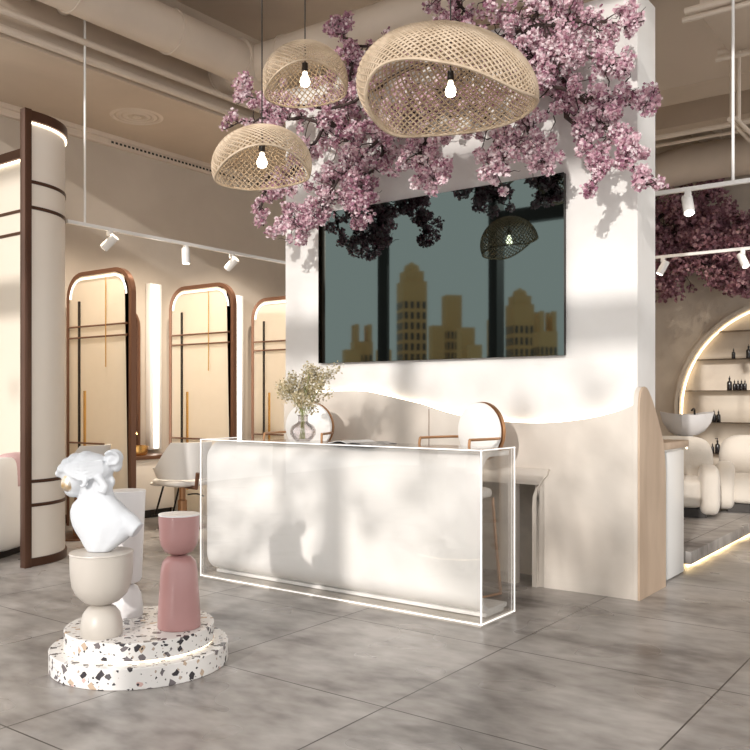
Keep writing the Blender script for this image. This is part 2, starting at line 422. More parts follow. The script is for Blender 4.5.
# raised lintel and bracket around the recess
bm = B()
lx = at(550, 470, WY).x
pts = [(NX0, 0.885), (lx, 0.885), (lx-0.012, 0.84), (lx-0.05, 0.80), (lx-0.085, 0.74), (lx-0.095, 0.66), (NX1+0.03, 0.60), (NX1+0.03, 0), (NX1-0.01, 0), (NX1-0.01, 0.60), (NX1-0.004, 0.68), (NX1+0.015, 0.73), (NX1+0.045, NZ), (NX0, NZ)]
prism(bm, pts, WY-0.03, WY-0.001)
bmesh.ops.triangulate(bm, faces=bm.faces[:])
obj('recess_frame', bm, M_marble, wp)
bm = B(); box(bm, -3.05, -2.99, WY-0.02, WY+0.06, 0, 0.77); obj('recess_post', bm, M_marble, wp)
bm = B(); box(bm, NX0+0.001, NX1-0.001, WY+0.36, WY+0.41, 0.001, 0.79); obj('recess_back', bm, M_marble2, wp)
bm = B()
for u in (429,):
    x = at(u, 400, WY).x; box(bm, x-0.003, x+0.003, WY-0.002, WY, 0.9, at(u, 409, WY).z); 
obj('seam', bm, M_bronze, wp)
bm = B(); tube(bm, [(p.x, WY+0.068, p.z-0.002) for p in wave]+[(wave_end.x, WY+0.068, wave_end.z-0.002)], 0.010, 8)
obj('light_strip', bm, M_led, wp)

# end panel: white slab faced in oak, pointed rounded top
prof = [(5.868, 0), (5.868, 1.35), (5.878, 1.41), (5.90, 1.455), (5.935, 1.485), (5.976, 1.495), (6.02, 1.485), (6.06, 1.462), (6.10, 1.43), (6.15, 1.385), (6.2, 1.33), (6.26, 1.26), (6.32, 1.18), (6.38, 1.09), (6.42, 0.98), (6.44, 0.85), (6.44, 0)]
ep = thing('end_panel', 'narrow white end slab with oak side and pointed rounded top at the pillar corner', 'panel', (0, 0, 0))
bm = B(); prism(bm, prof, -2.0835, -2.052, 'x'); obj('slab', bm, M_marble, ep, angle=50)
bm = B(); prism(bm, [(y, z) for y, z in prof], -2.051, -2.036, 'x'); o = obj('oak_face', bm, M_oak, ep, angle=50); o['label'] = 'oak veneered side face'

# side cabinet
sc = thing('side_cabinet', 'white side counter with oak top tucked behind the oak end panel', 'cabinet', (0, 0, 0))
bm = B(); box(bm, -2.6, -2.10, 6.47, 7.05, 0.0, 1.02, 0.004); obj('body', bm, M_white, sc)
bm = B(); box(bm, -2.099, -2.085, 6.62, 7.05, 0.01, 1.0, 0.003); obj('door', bm, M_white, sc)
bm = B(); box(bm, -2.62, -2.06, 6.455, 7.10, 1.02, 1.075, 0.004); obj('worktop', bm, M_oak, sc)
bm = B(); superell(bm, (-2.07, 7.075, 1.01), (0.008, 0.008, 0.008), 1, 1, 10, 6); obj('spot_led', bm, M_led, sc)

# ================================================================== screen
tv = thing('wall_screen', 'large dark glossy screen reflecting the city skyline on the white pillar', 'screen', (-3.808, PY0-0.045, 1.728))
bm = B(); box(bm, -1.186, 1.186, 0.0, 0.045, 0.006, 1.359, 0.002); obj('housing', bm, M_dark, tv)
bm = B(); box(bm, -1.188, 1.188, -0.004, -0.0005, 0.004, 1.361); obj('display', bm, M_tv, tv)

# ================================================================== reception desk
DX0, DX1, DY0, DY1, DZ = -5.09, -2.575, 4.59, 5.03, 1.09
rd = thing('reception_desk', 'long white curved reception desk inside an edge-lit clear acrylic case', 'desk', ((DX0+DX1)/2, (DY0+DY1)/2, 0))
cx, cy = (DX0+DX1)/2, (DY0+DY1)/2
def arc(cy_, cz_, r, a0, a1, n=10): return [(cy_+r*math.cos(a0+(a1-a0)*i/n), cz_+r*math.sin(a0+(a1-a0)*i/n)) for i in range(n+1)]
yf, zt, zb, R, th = DY0+0.03, DZ-0.02, 0.06, 0.14, 0.028
outer = [(DY1-0.03, zt)] + arc(yf+R, zt-R, R, PI/2, PI) + arc(yf+R, zb+R, R, PI, 1.5*PI) + [(DY1-0.06, zb)]
inner = [(DY1-0.06, zb+th)] + arc(yf+R, zb+R, R-th, 1.5*PI, PI) + arc(yf+R, zt-R, R-th, PI, PI/2) + [(DY1-0.03, zt-th)]
shell = [(y-cy, z) for y, z in outer+inner]
bm = B(); prism(bm, shell, DX0+0.04-cx, DX1-0.025-cx, 'x'); obj('shell', bm, M_body, rd, angle=25)
bm = B(); box(bm, DX0+0.05-cx, DX1-0.035-cx, DY0+0.12-cy, DY1-0.08-cy, 0.035, 0.059, 0.003); obj('plinth', bm, M_body, rd)
g = 0.010
def pane(nm, *a):
    bm = B(); box(bm, a[0]-cx, a[1]-cx, a[2]-cy, a[3]-cy, a[4], a[5]); return obj(nm, bm, M_glass, rd)
pane('front_pane', DX0+g, DX1-g, DY0, DY0+g, 0.03, DZ-g)
pane('side_pane', DX1-g, DX1, DY0+g, DY1, 0.03, DZ-g)
pane('side_pane', DX0, DX0+g, DY0+g, DY1, 0.03, DZ-g)
pane('top_pane', DX0+g, DX1-g, DY0+g, DY1, DZ-g+0.001, DZ)
bm = B(); e = 0.0038
def edge(x0, x1, y0, y1, z0, z1): box(bm, x0-e-cx, x1+e-cx, y0-e-cy, y1+e-cy, z0-e, z1+e)
for x in (DX0, DX1):
    edge(x, x, DY0, DY0, 0.02, DZ); edge(x, x, DY1, DY1, 0.02, DZ); edge(x, x, DY0, DY1, DZ, DZ); edge(x, x, DY0, DY1, 0.02, 0.02)
edge(DX0, DX1, DY0, DY0, DZ, DZ); edge(DX0, DX1, DY0, DY0, 0.02, 0.02)
obj('edge_light', bm, M_led_edge, rd)
bm = B(); box(bm, DX0+0.01-cx, DX1-0.01-cx, DY0+0.012-cy, DY1-0.01-cy, 0.0, 0.03); obj('base_rail', bm, M_beige, rd)

# vase with dried flowers
def flowers_mesh(name, centers, size, mats, weights, seed, parent=None, petals=5, cup=0.35):
    rng = np.random.default_rng(seed)
    n = len(centers); C = np.array(centers)
    nrm = rng.normal(size=(n, 3)); nrm /= np.linalg.norm(nrm, axis=1)[:, None]
    a = rng.normal(size=(n, 3)); a -= nrm*(a*nrm).sum(1)[:, None]; a /= np.linalg.norm(a, axis=1)[:, None]
    b = np.cross(nrm, a)
    s = size*rng.uniform(0.7, 1.25, n)
    verts = []; faces = []
    V = np.zeros((n, 1+petals*3, 3)); V[:, 0] = C
    for k in range(petals):
        for q, (da, rad, h) in enumerate([(-0.5, 0.75, cup*0.7), (0.0, 1.0, cup), (0.5, 0.75, cup*0.7)]):
            an = 2*PI*(k+da*0.95)/petals
            V[:, 1+k*3+q] = C + (a*math.cos(an)+b*math.sin(an))*(s*rad)[:, None] + nrm*(s*h)[:, None]
    off = 0; F = []
    base = np.arange(n)*(1+petals*3)
    for k in range(petals):
        F.append(np.stack([base, base+1+k*3, base+2+k*3, base+3+k*3], 1))
    F = np.stack(F, 1).reshape(-1, 4)
    me = bpy.data.meshes.new(name)
    me.from_pydata(V.reshape(-1, 3).tolist(), [], F.tolist())
    for m in mats: me.materials.append(m)
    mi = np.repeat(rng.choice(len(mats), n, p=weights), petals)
    me.polygons.foreach_set('material_index', mi.astype(np.int32)); me.update()
    o = bpy.data.objects.new(name, me); COL.objects.link(o)
    if parent is not None: o.parent = parent
    return o

vx, vy = at(303, 440, 4.83).x, 4.83
vs_ = thing('flower_vase', 'small round glass vase of dried cream flowers on the reception desk', 'vase', (vx, vy, DZ+0.001))
bm = B(); lathe(bm, [(0, 0.001), (0.05, 0.0), (0.075, 0.018), (0.096, 0.05), (0.098, 0.08), (0.082, 0.115), (0.045, 0.138), (0.036, 0.150), (0.036, 0.185), (0.045, 0.198), (0.042, 0.198), (0.033, 0.186), (0.033, 0.148), (0.043, 0.134), (0.075, 0.110), (0.09, 0.08), (0.088, 0.055), (0.072, 0.022), (0, 0.012)], 32)
obj('vase', bm, M_vglass, vs_)
rng = random.Random(3)
stems = []; pts = []
bm = B()
for k in range(13):
    an = rng.uniform(0, 2*PI); sp = rng.uniform(0.03, 0.2)
    wx = -0.10 if k % 3 == 0 else 0.04
    tipx = wx + sp*math.cos(an); tipz = 0.30 + rng.uniform(0.05, 0.24)*(1.0 if wx > 0 else 0.45); tipy = sp*math.sin(an)*0.6
    p0 = Vector((rng.uniform(-0.03, 0.03), rng.uniform(-0.02, 0.02), 0.015)); p1 = Vector((rng.uniform(-0.015, 0.015), rng.uniform(-0.015, 0.015), 0.18)); p2 = Vector((tipx, tipy, tipz))
    path = smooth_path([p0, p1, (p1+p2)/2+Vector((0, 0, 0.02)), p2], 4)
    tube(bm, path, 0.0022, 5)
    for j in range(7):
        q = p1.lerp(p2, rng.uniform(0.55, 1)); d = Vector((rng.gauss(0, 1), rng.gauss(0, 1), rng.gauss(0.5, 1))).normalized()*rng.uniform(0.04, 0.1)
        tube(bm, [q, q+d], 0.0009, 4)
        for _ in range(40):
            pts.append(tuple(q+d+Vector((rng.gauss(0, 1), rng.gauss(0, 1), rng.gauss(0, 1)))*0.022))
obj('stems', bm, M_stem, vs_)
flowers_mesh('dried_flowers', pts, 0.0088, M_gyp, [0.42, 0.38, 0.20], 5, vs_)

# magazine
mg = thing('open_magazine', 'open magazine lying on the reception desk right of the vase', 'magazine', (at(362, 441, 4.82).x, 4.82, DZ+0.001), math.radians(-12))
def page(sgn, lift):
    bm = B(); n = 10; A = []; Bv = []
    for i in range(n+1):
        t = i/n; x = sgn*0.21*t; z = 0.006+lift*math.sin(PI*min(t*1.15, 1))*0.9*(1-t*0.35)
        A.append((x, z))
    pts = A + [(x, z-0.005) for x, z in A[::-1]]
    return prism(bm, pts, -0.14, 0.14)
obj('page', page(-1, 0.020), M_paper, mg); o = obj('page', page(1, 0.012), M_print, mg); o['label'] = 'printed dark page'
bm = B(); box(bm, -0.215, 0.215, -0.143, 0.143, 0, 0.0012); obj('cover', bm, M_print, mg)

# bar chairs behind the desk
def bar_chair(label, loc, rotz):
    t = thing('bar_chair', label, 'chair', loc, rotz, None)
    # front faces -y ; seat 0.74
    bm = B(); superell(bm, (0, 0, 0.735), (0.21, 0.20, 0.045), 0.6, 0.7); obj('seat', bm, M_whitef, t)
    Mx = Matrix.Translation((0, 0.20, 1.17)) @ Matrix.Rotation(PI/2, 4, 'X')
    bm = B(); lathe(bm, [(0, -0.022), (0.17, -0.022), (0.205, -0.014), (0.212, 0.0), (0.205, 0.016), (0.17, 0.028), (0, 0.034)], 48, M=Mx); obj('backrest', bm, M_whitef, t)
    bm = B(); lathe(bm, [(0.0, -0.05), (0.214, -0.05), (0.217, -0.046), (0.217, -0.027), (0.214, -0.023), (0.0, -0.023)], 48, M=Mx); obj('back_ring', bm, M_copper, t)
    bm = B()
    pts = [(-0.25, -0.16, 1.125), (-0.25, 0.05, 1.125), (-0.22, 0.17, 1.125), (-0.15, 0.225, 1.125), (0, 0.235, 1.125), (0.15, 0.225, 1.125), (0.22, 0.17, 1.125), (0.25, 0.05, 1.125), (0.25, -0.16, 1.125)]
    tube(bm, smooth_path(pts, 4), 0.010, 8); obj('arm_rail', bm, M_copper, t)
    for s in (-1, 1):
        bm = B(); tube(bm, smooth_path([(s*0.25, -0.16, 1.125), (s*0.252, -0.17, 1.03), (s*0.235, -0.14, 0.80), (s*0.19, -0.12, 0.71)], 5), 0.010, 8); obj('arm_post', bm, M_copper, t)
        bm = B(); tube(bm, smooth_path([(s*0.17, 0.16, 0.70), (s*0.19, 0.17, 0.40), (s*0.21, 0.20, 0.012)], 4), 0.011, 8)
        tube(bm, [(s*0.17, -0.15, 0.70), (s*0.20, -0.20, 0.30), (s*0.21, -0.22, 0.012), (s*0.21, 0.20, 0.012)], 0.011, 8); obj('leg', bm, M_copper, t)
    bm = B(); tube(bm, [(-0.20, -0.20, 0.28), (0.20, -0.20, 0.28)], 0.011, 8); obj('footrest', bm, M_copper, t)
    return t
bar_chair('round-backed white bar chair behind the flower vase', (at(300, 424, 5.34).x, 5.34, 0), math.radians(20))
bar_chair('round-backed white bar chair at the right end of the reception desk', (at(466, 424, 5.36).x-0.02, 5.31, 0), math.radians(-14))

# ================================================================== podium and its pieces
PC = (-3.715, 2.925)
pd = thing('terrazzo_podium', 'round two-tier terrazzo podium with a glowing seam on the grey floor', 'podium', (PC[0], PC[1], 0))
def disc(r, z0, z1, n=96): 
    bm = B(); lathe(bm, [(0, z0), (r-0.004, z0), (r, z0+0.004), (r, z1-0.004), (r-0.004, z1), (0, z1)], n); return bm
obj('lower_tier', disc(0.462, 0, 0.105), M_terr, pd); obj('upper_tier', disc(0.387, 0.117, 0.205), M_terr, pd)
bm = B(); lathe(bm, [(0, 0.106), (0.376, 0.106), (0.376, 0.116), (0, 0.116)], 96); obj('light_strip', bm, emit_mat('podium_led', (1.0, 0.82, 0.58), 2.0), pd)
ZP = 0.2055
def dome_prof(r, h, z0, flat=0.0, up=True, n=10):
    out = []
    for i in range(n+1):
        a = i/n*PI/2
        out.append((r*math.cos(a)**0.75 if i < n else 0.0, z0 + h*math.sin(a)))
    return out
t = thing('side_table', 'warm grey goblet side table carrying the white bust on the podium', 'table', (-3.694, 2.665, ZP))
bm = B(); lathe(bm, [(0, 0), (0.100, 0.0), (0.104, 0.006), (0.103, 0.06), (0.092, 0.11), (0.07, 0.14), (0.045, 0.153), (0, 0.156)], 48); obj('foot', bm, M_beige, t)
bm = B(); lathe(bm, [(0, 0.155), (0.05, 0.158), (0.09, 0.175), (0.125, 0.21), (0.144, 0.25), (0.153, 0.31), (0.155, 0.36), (0.155, 0.413), (0, 0.413)], 56); obj('cup', bm, M_beige, t)
bm = B(); lathe(bm, [(0, 0.4135), (0.156, 0.4135), (0.158, 0.417), (0.156, 0.424), (0, 0.424)], 56); obj('top', bm, M_beige, t)
BT = ZP+0.425
t = thing('side_table', 'dusty pink goblet side table standing at the right of the podium', 'table', (-3.495, 3.001, ZP))
bm = B(); lathe(bm, [(0, 0), (0.108, 0), (0.112, 0.005), (0.110, 0.08), (0.102, 0.20), (0.096, 0.30), (0.086, 0.345), (0.06, 0.372), (0.03, 0.38), (0, 0.381)], 48); obj('foot', bm, M_pink, t)
bm = B(); lathe(bm, [(0, 0.381), (0.04, 0.383), (0.075, 0.40), (0.095, 0.435), (0.102, 0.48), (0.105, 0.54), (0.106, 0.588), (0, 0.588)], 48); obj('cup', bm, M_pink, t)
bm = B(); lathe(bm, [(0, 0.5885), (0.107, 0.5885), (0.107, 0.596), (0, 0.596)], 48); o = obj('top', bm, M_whitep, t); o['label'] = 'pale pink top disc'
t = thing('side_table', 'tall tapered white side table behind the bust on the podium', 'table', (-3.918, 2.995, ZP))
bm = B(); lathe(bm, [(0, 0), (0.082, 0), (0.085, 0.005), (0.083, 0.06), (0.074, 0.12), (0.055, 0.16), (0.03, 0.175), (0, 0.178)], 48); obj('foot', bm, M_whitep, t)
bm = B(); lathe(bm, [(0, 0.178), (0.04, 0.178), (0.07, 0.19), (0.078, 0.21), (0.086, 0.40), (0.098, 0.68), (0.10, 0.69), (0.098, 0.694), (0, 0.694)], 48); obj('cup', bm, M_whitep, t)

# bust: modelled in its own frame, x to the right of the sitter's profile view
t = thing('plaster_bust', 'white plaster bust of a bowed head with hair bun on the grey side table', 'sculpture', (-3.694, 2.665, BT), math.radians(33))
bm = B()
def ell(c, r, rot=0, e1=1.0, e2=1.0):
    M = Matrix.Translation(c) @ Matrix.Rotation(rot, 4, 'Y')
    superell(bm, (0, 0, 0), r, e1, e2, 28, 16, M)
secs = [(0.0, -0.065, 0.045, 0.042), (0.03, -0.085, 0.085, 0.052), (0.06, -0.10, 0.125, 0.060), (0.10, -0.125, 0.170, 0.068), (0.125, -0.138, 0.180, 0.072),
        (0.16, -0.147, 0.162, 0.075), (0.20, -0.150, 0.130, 0.073), (0.235, -0.138, 0.098, 0.066), (0.262, -0.112, 0.068, 0.058), (0.285, -0.100, 0.055, 0.056), (0.32, -0.102, 0.048, 0.056), (0.37, -0.115, 0.045, 0.055), (0.40, -0.11, 0.03, 0.05)]
rings = []
for z, xl, xr, d in secs:
    c_, h_ = (xl+xr)/2, (xr-xl)/2
    ring = []
    for i in range(36):
        a = 2*PI*i/36; ca_, sa_ = math.cos(a), math.sin(a)
        # a lowered chest line and shallow planes down the front
        fold = 1 - 0.10*math.exp(-((ca_-0.25)/0.12)**2) - 0.08*math.exp(-((ca_+0.35)/0.12)**2)
        ring.append(bm.verts.new((c_+h_*math.copysign(abs(ca_)**0.85, ca_), d*math.copysign(abs(sa_)**0.8, sa_)*fold, z)))
    rings.append(ring)
for a_, b_ in zip(rings[:-1], rings[1:]):
    for i in range(36): bm.faces.new((a_[i], a_[(i+1) % 36], b_[(i+1) % 36], b_[i]))
bm.faces.new(rings[0][::-1]); bm.faces.new(rings[-1])
ell((-0.055, -0.005, 0.412), (0.115, 0.082, 0.078), 0.12)
ell((-0.015, 0.0, 0.40), (0.07, 0.075, 0.07), 0)
ell((-0.120, -0.008, 0.362), (0.066, 0.066, 0.084), 0.28)
tube(bm, [(0.08, 0, 0.165), (0.135, -0.004, 0.135), (0.180, -0.008, 0.105)], [0.062, 0.055, 0.042], 20)
ell((-0.135, -0.008, 0.308), (0.044, 0.046, 0.042), 0.2)
ell((-0.176, -0.008, 0.345), (0.014, 0.011, 0.024), 0.45)
ell((-0.162, -0.008, 0.312), (0.011, 0.018, 0.007), 0.2)
ell((-0.155, -0.008, 0.296), (0.015, 0.020, 0.014), 0.2)
ell((-0.165, -0.033, 0.372), (0.016, 0.014, 0.009), 0.2); ell((-0.165, 0.018, 0.372), (0.016, 0.014, 0.009), 0.2)
for (x, z, r) in [(-0.172, 0.405, 0.036), (-0.195, 0.385, 0.024), (-0.165, 0.375, 0.028), (-0.15, 0.30, 0.02), (-0.158, 0.436, 0.030), (-0.12, 0.456, 0.034), (-0.185, 0.42, 0.016), (-0.07, 0.465, 0.036)]: ell((x, -0.012, z), (r, r*1.6, r*0.9))
ell((0.062, 0.0, 0.462), (0.043, 0.040, 0.044)); ell((0.075, 0.0, 0.430), (0.026, 0.030, 0.038)); ell((0.03, 0, 0.44), (0.026, 0.04, 0.026))
tube(bm, smooth_path([(0.03, -0.03, 0.48), (0.06, -0.042, 0.495), (0.09, -0.03, 0.475), (0.085, -0.03, 0.44), (0.055, -0.038, 0.435), (0.045, -0.04, 0.46)], 4), 0.010, 8)
tube(bm, smooth_path([(-0.062, -0.080, 0.385), (-0.043, -0.088, 0.365), (-0.05, -0.086, 0.335), (-0.07, -0.078, 0.328)], 5), 0.010, 10)
tube(bm, smooth_path([(0.0, -0.060, 0.375), (0.018, -0.058, 0.355), (0.035, -0.055, 0.325), (0.022, -0.058, 0.295)], 5), [0.019]*10+[0.022]*6, 10)
tube(bm, smooth_path([(0.03, 0.0, 0.38), (0.05, 0.0, 0.345), (0.038, -0.01, 0.315)], 5), 0.017, 10)
for q in range(6):
    z0 = 0.488-q*0.017; tube(bm, smooth_path([(-0.13-0.008*q, -0.055, 0.435-q*0.006), (-0.06, -0.088+0.004*(5-q)*0, z0-0.045), (0.03, -0.055, 0.455-q*0.012)], 6), 0.006, 8)
me_bm = bm
t.scale = (1.06, 1.06, 1.03)
o = obj('figure', me_bm, M_bust, t)
md = o.modifiers.new('remesh', 'REMESH'); md.mode = 'VOXEL'; md.voxel_size = 0.0055; md.use_smooth_shade = True
md = o.modifiers.new('smooth', 'SMOOTH'); md.factor = 0.5; md.iterations = 3
bm = B(); M = Matrix.Translation((-0.140, -0.048, 0.345)) @ Matrix.Rotation(0.30, 4, 'Y'); superell(bm, (0, 0, 0), (0.036, 0.028, 0.048), 1.0, 1.0, 20, 12, M)
o = obj('gold_patch', bm, M_goldleaf, t); o['label'] = 'gold leaf patch across the face'

# ================================================================== curved booth screen (left foreground)
BH = 3.83
bs = thing('curved_partition', 'tall cream partition with dark bronze post and curved fin at left edge', 'partition', (-6.66, 4.05, 0))
ox, oy = -6.66, 4.05
def fin_curve(off=0.0, n=22):
    out = [(-6.575+off, 4.03)]
    for i in range(n+1):
        a = i/n*PI/2
        out.append((-7.20+(0.625+off)*math.cos(a), 4.09+(0.56+off)*math.sin(a)))
    return [(x-ox, y-oy) for x, y in out]
def sheet(c_out, c_in, z0, z1):
    bm = B(); prism(bm, c_out + c_in[::-1], z0, z1, 'z'); bmesh.ops.triangulate(bm, faces=[f for f in bm.faces if len(f.verts) > 4]); return bm
flat_o = fin_curve(0.0); flat_i = fin_curve(-0.035)
xend = -9.0 if False else XL+0.02
obj('curved_panel', sheet(flat_o, flat_i, 0.05, BH-0.09), M_cream, bs, angle=30)
for nm, z0, z1, of in (('top_rim', BH-0.085, BH, 0.02), ('base_rim', 0.0, 0.07, 0.015)):
    obj(nm, sheet(fin_curve(of), fin_curve(-0.05), z0, z1), M_bronzed, bs, angle=30)
for z in (3.235, 3.02, 0.715, 0.515):
    obj('band', sheet(fin_curve(0.008), fin_curve(0.001), z-0.014, z+0.014), M_bronzed, bs, angle=30)
bm = B(); box(bm, 0.055, 0.130, -0.085, -0.022, 0, BH, 0.004); obj('post', bm, M_bronzed, bs)
c = fin_curve(0.006); bm = B(); tube(bm, [(x, y, BH-0.10) for x, y in c], 0.009, 6); obj('light_strip', bm, M_led, bs)
# flat back of the booth
fy = 4.65-oy; x0 = XL+0.01-ox; x1 = -7.22-ox
bm = B(); box(bm, x0, x1, fy-0.035, fy, 0.02, BH-0.10); obj('flat_panel', bm, M_creamtoned, bs)
bm = B(); box(bm, x0, x1, fy-0.06, fy+0.015, BH-0.09, BH); obj('top_rim', bm, M_bronzed, bs)
for z in (3.235, 3.02): bm = B(); box(bm, x0, x1, fy-0.045, fy-0.036, z-0.014, z+0.014); obj('band', bm, M_bronzed, bs)
bm = B(); box(bm, x0, x1, fy-0.055, fy-0.037, BH-0.118, BH-0.101); obj('light_strip', bm, M_led, bs)

# ================================================================== bronze framed partitions of the styling bays
def rounded_outline(w, h, r, n=8):
    pts = [(-w/2, 0), (-w/2, h-r)]
    pts += [(-w/2+r-r*math.cos(PI/2*i/n), h-r+r*math.sin(PI/2*i/n)) for i in range(1, n+1)]
    pts += [(w/2-r+r*math.sin(PI/2*i/n), h-r+r*math.cos(PI/2*i/n)) for i in range(0, n+1)]
    pts += [(w/2, 0)]
    return pts
PW, PH = 1.14, 2.80
def bay_partition(y, label):
    t = thing('framed_partition', label, 'partition', (-7.83, y, 0), 0, 'bronze framed partitions between the styling bays')
    o1 = rounded_outline(PW, PH, 0.28); o2 = rounded_outline(PW-0.09, PH-0.045, 0.235)
    bm = B(); prism(bm, o1 + o2[::-1], -0.03, 0.03); bmesh.ops.triangulate(bm, faces=[f for f in bm.faces if len(f.verts) > 4]); obj('frame', bm, M_bronze, t)
    bm = B(); prism(bm, rounded_outline(PW-0.094, PH-0.047, 0.233), -0.024, 0.024); bmesh.ops.triangulate(bm, faces=[f for f in bm.faces if len(f.verts) > 4]); obj('pane', bm, M_pane, t)
    for z in (2.20, 2.08): bm = B(); tube(bm, [(-PW/2+0.05, -0.038, z), (PW/2-0.05, -0.038, z)], 0.010, 8); obj('cross_bar', bm, M_bronze, t)
    bm = B(); tube(bm, [(-PW/2+0.05, -0.038, 0.93), (0.12, -0.038, 0.93)], 0.010, 8); obj('cross_bar', bm, M_bronze, t)
    bm = B(); box(bm, -0.34, -0.315, -0.042, -0.0245, 0.3, 2.48); o = obj('upright_rod', bm, M_dark, t); o['label'] = 'black upright rod'
    bm = B(); box(bm, -0.24, -0.215, -0.042, -0.0245, 0.3, 1.50); o = obj('upright_rod', bm, M_gold, t); o['label'] = 'gold upright rod'
    bm = B(); tube(bm, [(0.18, -0.06, 2.70), (0.18, -0.06, 1.75)], 0.006, 6); o = obj('hanging_rod', bm, M_gold, t); o['label'] = 'thin gold hanging rod'
    a = rounded_outline(PW-0.16, PH-0.08, 0.21)[1:-1]
    bm = B(); tube(bm, [(x, -0.034, z) for x, z in a if z > 2.45], 0.010, 6); obj('light_strip', bm, M_led_arc, t)
    return t
bay_partition(5.63, 'bronze framed cream partition nearest the curved fin, leftmost of three')
bay_partition(7.08, 'bronze framed cream partition in the middle of three, behind the styling chair')
bay_partition(8.53, 'bronze framed cream partition beside the pillar, rightmost of three')

def bay_mirror(y, label):
    t = thing('wall_mirror', label, 'mirror', (XL, y, 0), 0, 'mirrors on the left wall')
    Mx = Matrix.Rotation(PI/2, 4, 'Z')
    o1 = rounded_outline(0.86, 2.55, 0.25); o2 = rounded_outline(0.80, 2.52, 0.22)
    bm = B(); prism(bm, [(x, max(z, 0.8)) for x, z in o1] + [(x, max(z, 0.83)) for x, z in o2[::-1]], 0.0, 0.05, 'x'); bmesh.ops.triangulate(bm, faces=bm.faces[:]); obj('frame', bm, M_bronze, t)
    bm = B(); prism(bm, [(x, max(z, 0.83)) for x, z in rounded_outline(0.79, 2.51, 0.22)], 0.005, 0.02, 'x'); bmesh.ops.triangulate(bm, faces=bm.faces[:]); obj('glass', bm, M_mirror, t)
    return t
def light_column(y, label):
    t = thing('light_column', label, 'light', (XL+0.08, y, 0.0), 0, 'upright light columns on the left wall')
    bm = B(); box(bm, -0.07, 0.02, -0.09, 0.09, 0.78, 2.85, 0.01); obj('housing', bm, M_white, t)
    bm = B(); box(bm, 0.021, 0.035, -0.035, 0.035, 0.80, 2.83, 0.004); obj('diffuser', bm, M_led_soft, t)
    return t
for y, w1 in ((6.3, 'behind the nearest gold basin'), (7.75, 'between the middle and right partitions')):
    bay_mirror(y, 'arched bronze framed wall mirror ' + w1)
light_column(6.93, 'tall white light column between the left and middle partitions')
light_column(8.36, 'tall white light column between the middle and right partitions')
def vanity(y, label, blabel):
    t = thing('vanity_counter', label, 'counter', (XL, y, 0), 0, 'styling bay counters')
    bm = B(); box(bm, 0.005, 0.52, -0.62, 0.62, 0.70, 0.745, 0.004); obj('worktop', bm, M_bronze, t)
    bm = B(); box(bm, 0.005, 0.48, -0.60, 0.60, 0.10, 0.70, 0.004); obj('body', bm, M_cream, t)
    bm = B(); box(bm, 0.482, 0.495, -0.58, -0.01, 0.13, 0.67, 0.002); obj('door', bm, M_cream, t)
    bm = B(); box(bm, 0.482, 0.495, 0.01, 0.58, 0.13, 0.67, 0.002); obj('door', bm, M_cream, t)
    bm = B(); box(bm, 0.005, 0.42, -0.58, 0.58, 0.0, 0.10); obj('toe_kick', bm, M_dark, t)
    b = thing('gold_basin', blabel, 'basin', (XL+0.28, y+0.12, 0.746), 0, 'gold basins')
    bm = B(); lathe(bm, [(0, 0), (0.17, 0), (0.185, 0.02), (0.19, 0.11), (0.18, 0.11), (0.17, 0.03), (0, 0.02)], 36); obj('bowl', bm, M_gold, b)
    for dy in (-0.15, 0.15):
        bm = B(); tube(bm, smooth_path([(-0.21, dy, 0), (-0.21, dy, 0.2), (-0.19, dy, 0.27), (-0.13, dy, 0.28), (-0.09, dy, 0.24)], 5), 0.011, 8); obj('faucet', bm, M_gold, b)
vanity(6.3, 'bronze topped cream counter under the mirror behind the styling chair', 'round gold basin with two taps, on the counter left of the styling chair')
vanity(7.75, 'bronze topped cream counter between the middle and right partitions', 'round gold basin with two taps, between the middle and right partitions')

